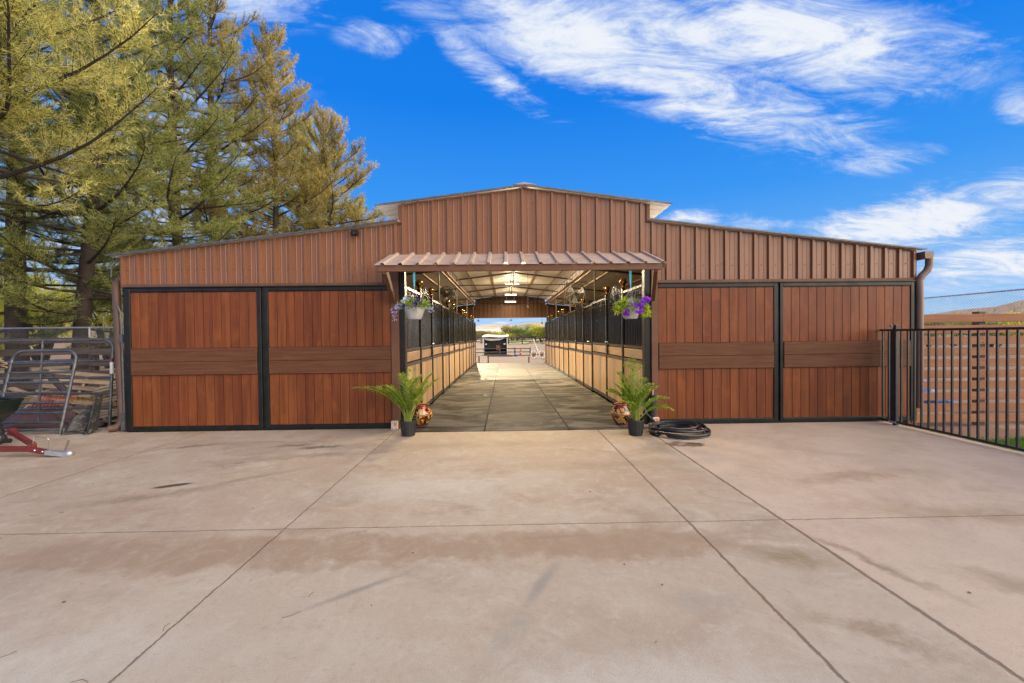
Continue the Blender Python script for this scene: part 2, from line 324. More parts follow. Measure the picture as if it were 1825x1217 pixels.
def aislemat():
    m, n, b = nm('aisle_mats'); oc = n.new('ShaderNodeTexCoord').outputs['Object']; x, y, z = n.sep(oc)
    mp = n.new('ShaderNodeMapping'); mp.inputs['Scale'].default_value = (.8, 1.5, 1); n.set(mp.inputs[0], oc)
    f = n.noise(mp.outputs[0], 1.7, 8, .66, .9); f2 = n.noise(oc, 40, 4, .6)
    c = n.mix(n.ss(f, .38, .62), (.030, .028, .0255, 1), (.138, .129, .114, 1))
    c = n.mix(n.m('MULTIPLY', n.ss(f2, .55, .75), .4), c, (.14, .12, .10, 1))
    jm = None
    for p0 in (-.31, .94): 
        k = n.ss(n.m('ABSOLUTE', n.m('SUBTRACT', x, p0)), .018, .007); jm = k if jm is None else n.m('MAXIMUM', jm, k)
    col = n.m('GREATER_THAN', x, -.31); col2 = n.m('GREATER_THAN', x, .94)
    off = n.m('ADD', n.m('MULTIPLY', col, .55), n.m('MULTIPLY', col2, -.35))
    fr = n.m('FRACT', n.m('DIVIDE', n.m('ADD', n.m('ADD', y, 40.37), off), 1.83))
    row = n.m('FLOOR', n.m('DIVIDE', n.m('ADD', n.m('ADD', y, 40.37), off), 1.83))
    k = n.ss(n.m('ABSOLUTE', n.m('SUBTRACT', fr, .5)), .485, .491); jm = n.m('MAXIMUM', jm, k)
    wn = n.new('ShaderNodeTexWhiteNoise', noise_dimensions='2D'); n.set(wn.inputs['Vector'], n.comb(row, n.m('ADD', col, col2), 0))
    c = n.mix(1., c, n.mix(wn.outputs[0], (.68, .68, .68, 1), (1.28, 1.25, 1.18, 1)), 'MULTIPLY')
    c = n.mix(jm, c, (.012, .011, .010, 1))
    n.set(b.inputs['Base Color'], c); n.set(b.inputs['Roughness'], n.ss(f, .3, .7, .6, .85)); b.inputs['Specular IOR Level'].default_value = .05
    bn = n.new('ShaderNodeBump'); bn.inputs['Strength'].default_value = .3; bn.inputs['Distance'].default_value = .004
    n.set(bn.inputs['Height'], n.m('SUBTRACT', f2, jm)); n.l.new(bn.outputs[0], b.inputs['Normal'])
    return m
K['aisle'] = aislemat()
def groundmat():
    m, n, b = nm('dirt'); oc = n.new('ShaderNodeTexCoord').outputs['Object']
    f = n.noise(oc, .12, 8, .65, .4); f2 = n.noise(oc, 3.5, 8, .7)
    c = n.mix(n.ss(f, .35, .65), (.225, .135, .08, 1), (.18, .105, .06, 1)); c = n.mix(n.m('MULTIPLY', n.ss(f2, .5, .7), .6), c, (.16, .10, .058, 1))
    c = n.mix(n.m('MULTIPLY', n.ss(n.noise(oc, .035, 5), .55, .65), .6), c, (.19, .18, .07, 1))
    n.set(b.inputs['Base Color'], c); b.inputs['Roughness'].default_value = .95
    bn = n.new('ShaderNodeBump'); bn.inputs['Strength'].default_value = .6; bn.inputs['Distance'].default_value = .03; n.set(bn.inputs['Height'], f2); n.l.new(bn.outputs[0], b.inputs['Normal'])
    return m
K['dirt'] = groundmat()
K['hill'] = pm('hill', (.30, .20, .13), (.21, .155, .095), .02, .95, .0, dirt=((.13, .12, .06), .05, .6))
K['lawn'] = pm('lawn', (.24, .36, .04), (.32, .38, .07), .5, .9, .2)

# ------------------------------------------------------------------ mesh builder
class MB:
    def __init__(s): s.v = []; s.f = []
    def add(s, vs, fs):
        o = len(s.v); s.v += [tuple(map(float, q)) for q in vs]; s.f += [tuple(o + i for i in f) for f in fs]
    def box(s, a, b, rot=None, piv=None):
        (x0, y0, z0), (x1, y1, z1) = a, b
        vs = [(x0, y0, z0), (x1, y0, z0), (x1, y1, z0), (x0, y1, z0), (x0, y0, z1), (x1, y0, z1), (x1, y1, z1), (x0, y1, z1)]
        if rot is not None:
            pv = Vector(piv if piv is not None else ((x0 + x1) / 2, (y0 + y1) / 2, (z0 + z1) / 2)); e = Euler(rot).to_matrix()
            vs = [e @ (Vector(q) - pv) + pv for q in vs]
        s.add(vs, [(0, 3, 2, 1), (4, 5, 6, 7), (0, 1, 5, 4), (1, 2, 6, 5), (2, 3, 7, 6), (3, 0, 4, 7)]); return s
    def beam(s, p, q, w, h, up=(0, 0, 1)):
        p, q = Vector(p), Vector(q); dd = (q - p).normalized(); sx = dd.cross(Vector(up)).normalized(); uu = sx.cross(dd)
        vs = []
        for o in (p, q):
            for a, b in ((-1, -1), (1, -1), (1, 1), (-1, 1)): vs.append(o + sx * a * w / 2 + uu * b * h / 2)
        s.add(vs, [(0, 1, 2, 3), (7, 6, 5, 4), (0, 4, 5, 1), (1, 5, 6, 2), (2, 6, 7, 3), (3, 7, 4, 0)]); return s
    def tube(s, pts, r, n=8, cap=True):
        pts = [Vector(p) for p in pts]; k = len(pts); rs = r if hasattr(r, '__len__') else [r] * k
        vs = []; prev = None
        for i, p in enumerate(pts):
            t = (pts[min(i + 1, k - 1)] - pts[max(i - 1, 0)])
            t = t.normalized() if t.length > 1e-9 else Vector((0, 0, 1))
            if prev is None:
                a = t.cross(Vector((0, 0, 1)) if abs(t.z) < .9 else Vector((1, 0, 0))).normalized()
            else:
                a = (prev - t * prev.dot(t)); a = a.normalized() if a.length > 1e-6 else t.orthogonal().normalized()
            prev = a; b = t.cross(a)
            for j in range(n):
                w = 2 * math.pi * j / n; vs.append(p + (a * math.cos(w) + b * math.sin(w)) * rs[i])
        fs = [(i * n + j, i * n + (j + 1) % n, (i + 1) * n + (j + 1) % n, (i + 1) * n + j) for i in range(k - 1) for j in range(n)]
        if cap: fs += [tuple(range(n - 1, -1, -1)), tuple((k - 1) * n + j for j in range(n))]
        s.add(vs, fs); return s
    def lathe(s, prof, c=(0, 0, 0), n=24):
        vs = [(c[0] + r * math.cos(2 * math.pi * j / n), c[1] + r * math.sin(2 * math.pi * j / n), c[2] + z) for r, z in prof for j in range(n)]
        k = len(prof)
        s.add(vs, [(i * n + j, i * n + (j + 1) % n, (i + 1) * n + (j + 1) % n, (i + 1) * n + j) for i in range(k - 1) for j in range(n)]); return s
    def ball(s, c, r, n=14, sq=1.):
        prof = [(max(1e-4, r * math.sin(math.pi * i / n)), -r * sq * math.cos(math.pi * i / n)) for i in range(n + 1)]
        return s.lathe(prof, c, 2 * n)
    def prism(s, poly, axis, a, b):
        """polygon in the two other axes, extruded along axis from a to b"""
        n = len(poly); vs = []
        for t in (a, b):
            for p, q in poly: vs.append({'x': (t, p, q), 'y': (p, t, q), 'z': (p, q, t)}[axis])
        s.add(vs, [tuple(range(n)), tuple(range(2 * n - 1, n - 1, -1))] + [(i, i + n, (i + 1) % n + n, (i + 1) % n) for i in range(n)]); return s
    def build(s, name, mat, parent=None, smooth=False, bevel=0, local=False):
        me = bpy.data.meshes.new(name); v = s.v
        if parent is not None and not local:
            o = parent; L = Vector((0, 0, 0))
            while o is not None: L = L + o.location; o = o.parent
            v = [(a - L.x, b - L.y, c - L.z) for a, b, c in v]
        me.from_pydata(v, [], s.f); return link(me, name, mat, parent, smooth, bevel)
def link(me, name, mat, parent=None, smooth=False, bevel=0):
    me.validate(); me.materials.append(K[mat] if isinstance(mat, str) else mat)
    if smooth:
        me.polygons.foreach_set('use_smooth', [True] * len(me.polygons))
        try: me.set_sharp_from_angle(angle=R(40))
        except Exception: pass
    o = bpy.data.objects.new(name, me); COL.objects.link(o)
    if parent is not None: o.parent = parent
    if bevel:
        bm_ = o.modifiers.new('bevel', 'BEVEL'); bm_.width = bevel; bm_.segments = 1; bm_.limit_method = 'ANGLE'
    return o
def tag(o, label, cat, group=None):
    o['label'] = label; o['category'] = cat
    if group: o['group'] = group
    return o
def thing(name, label, cat, loc=(0, 0, 0), rz=0, group=None):
    o = bpy.data.objects.new(name, None); COL.objects.link(o); o.location = Vector([float(q) for q in loc]); o.rotation_euler = (0, 0, rz); o.empty_display_size = .1
    return tag(o, label, cat, group)
def struct(o): o['kind'] = 'structure'; return o
def dup(o, parent=None):
    c_ = o.copy(); COL.objects.link(c_); c_.parent = parent
    for ch in list(o.children): dup(ch, c_)
    return c_
def npmesh(name, V, Fc, mat, parent=None, local=False):
    """V (n,3), Fc (m,k) arrays"""
    V = np.asarray(V, dtype=np.float32)
    if parent is not None and not local:
        L = np.zeros(3); o = parent
        while o is not None: L = L + np.array(o.location); o = o.parent
        V = V - L.astype(np.float32)
    me = bpy.data.meshes.new(name); k = Fc.shape[1]; m_ = len(Fc)
    me.vertices.add(len(V)); me.vertices.foreach_set('co', V.ravel())
    me.loops.add(m_ * k); me.loops.foreach_set('vertex_index', Fc.astype(np.int32).ravel())
    me.polygons.add(m_); me.polygons.foreach_set('loop_start', np.arange(0, m_ * k, k, dtype=np.int32))
    me.update(calc_edges=True)
    me.materials.append(K[mat]); o = bpy.data.objects.new(name, me); COL.objects.link(o)
    if parent is not None: o.parent = parent
    return o

# ------------------------------------------------------------------ setting: ground, slab, aisle floor, hills
L_B = 16.4                                            # depth of the barn
XL, XR, XM = -5.78, 6.44, .33                         # outer walls and ridge
def gz(x, y):
    zr = np.interp(y, [-60, 0, 17, 44, 95, 130, 260, 3000], [-.13, -.13, -.24, -1.05, -.75, -.1, .4, 4])
    zs = np.interp(y, [-60, 0, 17, 60, 130, 260, 3000], [-.13, -.13, -.16, -.2, -.1, .4, 4])
    w = np.interp(x, [-9, -4, 5, 10], [0, 1, 1, 0]); w = w if y < 130 else 1.
    return float(zr * w + zs * (1 - w))
def ground():
    xs = sorted(set([-3000, -1200, -500, -200, -100, -50, -30, -20, -15] + list(np.linspace(-12, 14, 27)) + [18, 25, 40, 80, 200, 500, 1200, 3000]))
    ys = [-60, -30, -15, -8, -4, 0, 4, 8, 12, 17, 22, 28, 36, 44, 60, 80, 95, 110, 130, 180, 260, 500, 1000, 3000]
    V = [(x, y, gz(x, y) + (random.uniform(-.02, .02) if abs(x) < 30 else 0)) for y in ys for x in xs]; n = len(xs)
    m_ = MB(); m_.add(V, [(j * n + i, j * n + i + 1, (j + 1) * n + i + 1, (j + 1) * n + i) for j in range(len(ys) - 1) for i in range(n - 1)])
    struct(m_.build('ground', 'dirt', smooth=True))
ground()
b = MB(); b.prism([(-14, -14), (5.93, -14), (5.93, .0), (5.93, .06), (-5.6, .06), (-5.6, .30), (-14, .22)], 'z', -.2, 0.)
struct(b.build('concrete_apron', 'concrete'))
b = MB(); y0, y1 = -.37, L_B + .02
b.add([(-1.52, y0, .012), (2.16, y0, .012), (2.16, y1, -.10), (-1.52, y1, -.10), (-1.52, y0, -.02), (2.16, y0, -.02), (2.16, y1, -.3), (-1.52, y1, -.3)],
      [(0, 1, 2, 3), (4, 5, 1, 0), (5, 6, 2, 1), (6, 7, 3, 2), (7, 4, 0, 3)])
struct(b.build('aisle_floor', 'aisle'))
b = MB()
for xa, xb in ((XL + .05, -1.53), (2.17, XR - .05)): b.box((xa, .07, -.2), (xb, L_B, -.04))
struct(b.build('stall_floor', 'soil'))

def hills():
    line = [(-700, 575), (-200, 560), (100, 566), (400, 572), (760, 583), (850, 581), (880, 578), (900, 577.5), (912, 580), (925, 579), (940, 575), (950, 574.2), (975, 574.5), (1000, 577), (1150, 582), (1450, 578), (1600, 571), (1660, 560), (1700, 553), (1745, 549), (1775, 546), (1800, 540), (1825, 534), (1870, 530), (2000, 528), (2300, 540)]
    fine = np.arange(-700, 2300, 6.); ylin = np.interp(fine, [p[0] for p in line], [p[1] for p in line]) + rng.normal(0, .25, len(fine))
    V = []; n = len(fine); rows = 7; Y0, Y1 = 900., 1500.
    for r_ in range(rows):
        t = r_ / (rows - 1)
        for px, py in zip(fine, ylin):
            q = at(px, py, Y1); x = q[0] * (Y0 + (Y1 - Y0) * t + 6.5) / (Y1 + 6.5); z = q[2]
            V.append((x, Y0 + (Y1 - Y0) * t, 1.2 + (z - 1.2) * (t ** .8) + (rng.normal(0, 1.2) if 0 < r_ < rows - 1 else 0)))
    b = MB(); b.add(V, [(j * n + i, j * n + i + 1, (j + 1) * n + i + 1, (j + 1) * n + i) for j in range(rows - 1) for i in range(n - 1)])
    struct(b.build('hills', 'hill', smooth=True))
hills()

# ------------------------------------------------------------------ barn
barn = thing('barn', 'wide brown metal sided barn with raised centre gable and open aisle', 'barn', (XM, 0, 0))
WLc, WRc = -1.58, 2.24                                # edges of the raised centre wall
def roof_side(x):                                     # underside line of the low roofs
    return 2.66 + (x - XL) / (WLc - XL) * (3.13 - 2.66) if x < XM else 2.66 + (XR - x) / (XR - WRc) * (3.13 - 2.66)
def roof_mid(x): return 3.655 - abs(x - XM) * .127
def ribbed(xa, xb, zlo, zhi, y, sgn=-1, phase=0.):
    """metal wall sheet between xa and xb: major ribs each 9 inches with two faint ribs between"""
    pit = .2286; xs = [(xa, 0.)]; k = math.floor((xa - phase) / pit)
    prof = [(-.025, 0), (-.017, .034), (.017, .034), (.025, 0), (.066, 0), (.072, .004), (.082, .004), (.088, 0), (.140, 0), (.146, .004), (.156, .004), (.162, 0)]
    while phase + k * pit < xb + pit:
        for o, h in prof:
            x = phase + k * pit + o
            if xa < x < xb: xs.append((x, h))
        k += 1
    xs.append((xb, 0.)); m_ = MB(); V = []
    for x, h in xs: V += [(x, y + sgn * h, zlo(x) if callable(zlo) else zlo), (x, y + sgn * h, zhi(x) if callable(zhi) else zhi)]
    m_.add(V, [(2 * i, 2 * i + 2, 2 * i + 3, 2 * i + 1) for i in range(len(xs) - 1)])
    return m_
def merge(*ms):
    o = MB()
    for q in ms: o.add(q.v, q.f)
    return o
ZS = 2.225                                            # lower edge of the metal sheet
fs = merge(ribbed(XL, WLc, ZS, roof_side, -.02, phase=XL + .02), ribbed(WLc, WRc, 2.60, roof_mid, -.025, phase=XM - .03), ribbed(WRc, XR, ZS, roof_side, -.02, phase=XR - .02),
           ribbed(-1.72, WLc, ZS, 2.6, -.0215, phase=XL + .02), ribbed(WRc, 2.36, ZS, 2.6, -.0215, phase=XR - .02))
# screws in a row
for x in np.arange(XL + .02, XR, .2286):
    for dxx in (-.05, .05):
        zz = 2.46 if (x < WLc or x > WRc) else 3.05
        fs.box((x + dxx - .005, -.032, zz - .005), (x + dxx + .005, -.018, zz + .005))
fs.build('front_siding', 'siding', barn, smooth=False)
for p0, p1 in (((XL - .005, -.055, 2.19), (-1.72, .0, 2.235)), ((2.36, -.055, 2.19), (XR + .005, .0, 2.235)), ((XL - .012, -.05, 2.236), (XL + .035, .03, roof_side(XL) - .01)), ((XR - .035, -.05, 2.236), (XR + .012, .03, roof_side(XR) - .01)),
               ((WLc - .02, -.057, 3.13), (WLc + .03, 0, roof_mid(WLc) - .01)), ((WRc - .03, -.057, 3.13), (WRc + .02, 0, roof_mid(WRc) - .01))):
    b = MB(); b.box(p0, p1); b.build('siding_trim', 'trim', barn)
# side walls and rear wall
for sx, x in ((-1, XL), (1, XR)):
    m_ = ribbed(.0, L_B, 0., 2.62, 0., phase=.1); m_.v = [(x + (-sx * q[1] * -1), q[0], q[2]) for q in m_.v]
    m_.box((min(x, x - sx * .06), .03, -.15), (max(x, x - sx * .06), L_B - .01, 2.6))
    m_.build('side_wall', 'siding', barn)
rw = merge(ribbed(XL, -1.66, -.1, roof_side, L_B, 1), ribbed(2.32, XR, -.1, roof_side, L_B, 1), ribbed(-1.66, 2.32, 2.36, lambda x: roof_mid(x) if WLc < x < WRc else 3.1, L_B, 1))
rw.box((-1.66, L_B - .06, 2.36), (2.32, L_B - .01, 2.44)); rw.box((-1.76, L_B - .1, -.1), (-1.64, L_B - .01, 2.4)); rw.box((2.30, L_B - .1, -.1), (2.42, L_B - .01, 2.4))
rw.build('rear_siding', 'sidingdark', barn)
# roofs: corrugated sheets, the corrugation running down the slope
def corr(p0, p1, ya, yb, pit=.2286, h=.022, th=.012):
    """sheet from eave p0 (x,z) to p1 (x,z), ribs repeated along y, thickness th"""
    ys = []; y = ya
    while y < yb:
        for o, hh in ((0, 0), (.075, 0), (.09, h), (.125, h), (.14, 0)):
            if y + o < yb: ys.append((y + o, hh))
        y += pit
    ys.append((yb, 0)); m_ = MB(); V = []; n = len(ys)
    for y, hh in ys:
        for (x, z) in (p0, p1): V += [(x, y, z + hh), (x, y, z + hh - th)]
    Fs = []
    for i in range(n - 1):
        a, b_ = 4 * i, 4 * (i + 1)
        Fs += [(a, a + 2, b_ + 2, b_), (a + 1, b_ + 1, b_ + 3, a + 3), (a, b_, b_ + 1, a + 1), (a + 2, a + 3, b_ + 3, b_ + 2)]
    Fs += [(0, 1, 3, 2), (4 * n - 4, 4 * n - 2, 4 * n - 1, 4 * n - 3)]
    m_.add(V, Fs); return m_
YF = -.10; YE = L_B + .10
corr((XL - .16, roof_side(XL) - .018 + .03), (WLc - .005, 3.165), YF, YE).build('side_roof', 'roofunder', barn)
corr((XR + .10, roof_side(XR) - .011 + .03), (WRc + .005, 3.165), YF, YE).build('side_roof', 'roofunder', barn)
EL, ER = XM - 2.26, XM + 2.26
rm = merge(corr((EL, roof_mid(EL) + .03), (XM, 3.685), YF, YE), corr((ER, roof_mid(ER) + .03), (XM, 3.685), YF, YE))
rm.build('centre_roof', 'roofunder', barn)
b = MB(); b.beam((XM - .16, YF - .02, 3.705), (XM - .16, YE, 3.705), .02, .02)
b = MB(); b.add([(XM - .17, YF - .015, 3.69), (XM, YF - .015, 3.725), (XM + .17, YF - .015, 3.69), (XM - .17, YE, 3.69), (XM, YE, 3.725), (XM + .17, YE, 3.69)], [(0, 1, 4, 3), (1, 2, 5, 4), (0, 2, 1), (0, 3, 5, 2)])
b.build('ridge_cap', 'canopy', barn)
b = MB()
b.beam((XL - .165, YF - .012, roof_side(XL) - .0), (WLc - .01, YF - .012, 3.16), .02, .024); b.beam((WRc + .01, YF - .012, 3.16), (XR + .105, YF - .012, roof_side(XR) + .008), .02, .022)
b.beam((EL, YF - .012, roof_mid(EL) + .02), (XM, YF - .012, 3.68), .02, .024); b.beam((XM, YF - .012, 3.68), (ER, YF - .012, roof_mid(ER) + .02), .02, .024)
b.build('roof_trim', 'tubegate', barn)

# doors on the front: planks, black steel frame, two cross boards
def front_door(xa, xb, frame, seed, label=None):
    rr = random.Random(seed); z0, z1 = .075, 2.115; n = round((xb - xa) / .134); w = (xb - xa) / n
    m_ = MB()
    for lo, hi, off in ((z0, .855, .012), (1.262, z1, 0.)):
        for i in range(n):
            a = xa + i * w + (off if i else 0); e = xa + (i + 1) * w + (off if i < n - 1 else 0)
            dy_ = rr.uniform(-.0025, .0025)
            m_.box((a + .0035, -.085 + dy_, lo), (e - .0035, -.055, hi))
    m_.box((xa, -.052, z0), (xb, -.05, z1))
    dr = m_.build('door', 'plank', barn, bevel=.003)
    q = MB(); q.box((xa + .006, -.112, .860), (xb - .006, -.086, 1.056)); q.box((xa + .006, -.110, 1.060), (xb - .006, -.086, 1.258))
    q.build('cross_board', 'cross', dr, bevel=.004)
    q = MB(); t = .035
    (l, r_) = frame
    q.box((xa - l, -.10, .0 + .03), (xa, -.045, 2.17)); q.box((xb, -.10, .03), (xb + r_, -.045, 2.17))
    q.box((xa, -.10, z1), (xb, -.0452, 2.17)); q.box((xa, -.10, .03), (xb, -.0452, z0))
    q.box((xa, -.094, z1 - .012), (xb, -.0854, z1)); q.box((xa, -.094, z0), (xb, -.0854, z0 + .012))
    q.build('door_frame', 'black', dr, bevel=.004)
    return dr
front_door(-5.62, -3.735, (.055, .06), 1); front_door(-3.57, -1.725, (.055, .0), 2)
front_door(2.365, 4.165, (.0, .06), 3); front_door(4.31, 6.315, (.05, .055), 4)
for p0, p1 in (((-5.745, -.07, 0), (-5.69, .0, 2.19)), ((-3.672, -.075, 0), (-3.628, -.04, 2.17)), ((4.228, -.075, 0), (4.257, -.04, 2.17)), ((6.373, -.07, 0), (XR, .0, 2.19))):
    b = MB(); b.box(p0, p1); b.build('frame_post', 'black', barn, bevel=.003)
for p0, p1 in (((-5.69, -.092, .0), (-1.73, -.05, .028)), ((2.36, -.092, .0), (6.37, -.05, .028)), ((-5.69, -.12, 2.172), (-1.73, -.03, 2.188)), ((2.36, -.12, 2.172), (6.37, -.03, 2.188))):
    b = MB(); b.box(p0, p1); b.build('door_track', 'black', barn, bevel=.003)
# opening posts
for xa, xb in ((-1.722, -1.60), (2.26, 2.362)):
    b = MB(); b.box((xa, -.105, 0), (xb, .05, 2.62)); b.build('door_post', 'trim', barn, bevel=.004)
for xa, xb in ((-1.598, -1.515), (2.165, 2.258)):
    b = MB(); b.box((xa, -.07, 0), (xb, .05, 2.62)); b.build('steel_post', 'black', barn, bevel=.004)
b = MB(); b.box((-1.72, -.01, 2.60), (2.36, .05, 2.72)); b.build('header', 'trim', barn)
for i, x in enumerate((-1.725, 2.255)):
    b = MB(); b.box((x, -.165, 0), (x + .095, -.106, .125)); p = b.build('base_plate', 'plate', barn, bevel=.003)
    b = MB(); b.box((x + .04, -.168, .055), (x + .085, -.165, .11)); b.build('sticker', 'orange', p)
    for dxz in ((.018, .02), (.075, .02), (.018, .10)):
        b = MB(); b.ball((x + dxz[0], -.166, dxz[1]), .007, 5); b.build('bolt', 'black', p)
# awning over the opening
cv = corr((0, 0), (1, 0), -1.73, 2.20, pit=.236, h=.028, th=.006)
def slope(q):                                         # map the flat sheet to the sloping awning
    t = q[0]; return (q[1], -.03 - .83 * (1 - t), 2.665 + q[2] - .30 * (1 - t))
b = MB(); b.add([slope(q) for q in cv.v], cv.f); can = b.build('awning', 'canopy', barn)
b = MB(); b.box((-1.70, -.835, 2.275), (2.14, -.79, 2.365)); b.build('fascia_beam', 'trim', can, bevel=.004)
for x in (-1.605, 2.075):
    b = MB(); xw = x + (-.06 if x < 0 else .20); b.beam((x, -.80, 2.30), (xw, -.12, 1.95), .055, .11); b.beam((x, -.80, 2.33), (x, -.06, 2.60), .045, .08); b.build('brace', 'trim', can, bevel=.003)
b = MB()
for x in np.arange(-1.2, 2.3, .85): b.beam((x, -.79, 2.335), (x, -.04, 2.61), .04, .06)
b.beam((-1.71, -.06, 2.61), (2.18, -.06, 2.61), .05, .08); b.build('rafter', 'trim', can)

# inner steel: trusses, posts, rails in the clerestory gap
TB = 4.1
for k in range(1, 5):
    y = TB * k - (.12 if k == 4 else 0); b = MB(); zt = 3.17
    b.tube([(WLc, y, zt), (WRc, y, zt)], .022, 6)
    b.tube([(EL + .1, y, roof_mid(EL) - .03), (XM, y, 3.60)], .028, 6); b.tube([(ER - .1, y, roof_mid(ER) - .03), (XM, y, 3.60)], .028, 6)
    b.tube([(XM, y, zt), (XM, y, 3.60)], .02, 6)
    b.build('truss', 'steel', barn)
    for x0, x1 in ((XL + .06, WLc), (XR - .06, WRc)):
        b = MB(); b.tube([(x0, y, roof_side(x0) - .06), (x1, y, 3.06)], .03, 6); b.build('side_rafter', 'steel', barn)
b = MB(); b.box((XM - .045, .0, 3.545), (XM + .045, L_B - .05, 3.645)); b.build('ridge_beam', 'steel', barn)
for sx, x in ((-1, WLc), (1, WRc)):
    b = MB()
    for z in (3.04, 3.17, 3.375): b.box((x - .02, 0.06, z - .018), (x + .02, L_B - .08, z + .018))
    for y in np.arange(.3, L_B - .2, .62): b.box((x - .012, y - .012, 3.188), (x + .012, y + .012, 3.357))
    b.build('eave_rail', 'blondrail', barn)
    for k in range(1, 5):
        y = .12 + 3.9 * k; xx = x - sx * -.045
        b = MB(); b.tube([(xx, y, -.12), (xx, y, 3.03)], .022, 8); b.build('inner_post', 'steel', barn)
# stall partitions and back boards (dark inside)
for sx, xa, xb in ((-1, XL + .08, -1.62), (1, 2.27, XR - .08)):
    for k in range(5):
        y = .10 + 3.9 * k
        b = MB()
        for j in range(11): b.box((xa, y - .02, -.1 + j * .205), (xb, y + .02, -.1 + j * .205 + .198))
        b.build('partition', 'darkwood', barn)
for x in (-3.0, -4.4, 3.6, 5.0, ): pass
b = MB()
for xa, xb, zf in ((XL, WLc, roof_side), (WRc, XR, roof_side)):
    for t in (.12, .37, .62, .87):
        x = xa + (xb - xa) * t; b.box((x - .03, .03, zf(x) - .06), (x + .03, L_B - .05, zf(x) - .012))
for t in (-1.5, -.75, .75, 1.5):
    x = XM + t; b.box((x - .02, .03, roof_mid(x) - .045), (x + .02, L_B - .05, roof_mid(x) + .012))
b.build('purlin', 'blondrail', barn)
# gutter and downspouts
b = MB()
gp = [(XR + .05, 2.63), (XR + .20, 2.63), (XR + .185, 2.54), (XR + .14, 2.52), (XR + .06, 2.52)]
b.prism(gp, 'y', -.14, L_B); g = b.build('gutter', 'pipebrown', barn)
b = MB(); b.tube([(XR + .13, -.06, 2.54), (XR + .13, -.06, 2.42), (XR + .10, -.055, 2.34), (XR + .02, -.05, 2.26), (XR - .02, -.05, 2.18), (XR - .01, -.05, 1.9), (XR - .01, -.05, .2)], .05, 10)
b.v = [(q[0] + .04, q[1] - .03, q[2]) for q in b.v]; b.build('downspout', 'pipebrown', barn, smooth=True)
dsx = XL - .115
b = MB(); b.tube([(XL - .02, .0, 2.33), (dsx + .04, .02, 2.31), (dsx - .01, .02, 2.26), (dsx - .02, .02, 2.18), (dsx, .02, 1.2), (dsx + .02, .02, .22), (dsx + .015, .0, .12), (dsx - .03, -.03, .065), (dsx - .10, -.07, .055)], .055, 12)
b.build('downspout', 'pipedark', barn, smooth=True)
b = MB(); b.tube([(XL - .06, -.02, 2.62), (XL - .16, -.02, 2.50), (XL - .17, -.02, 2.35)], .012, 6); b.tube([(XL - .12, -.02, 1.98), (XL - .02, -.05, 1.80), (XL - .01, -.05, 1.3), (XL + .0, -.05, .28)], .014, 8); b.box((XL - .035, -.075, .03), (XL + .025, -.03, .3)); b.box((XL - .03, -.07, 1.35), (XL + .012, -.03, 1.48))
b.build('conduit', 'tubegate', barn)
q = at(632, 410, -.08); b = MB(); b.box((q[0] - .045, -.13, 2.955), (q[0] + .045, -.04, 3.02)); b.ball((q[0], -.14, 2.955), .03, 6); b.build('wall_light', 'black', barn)

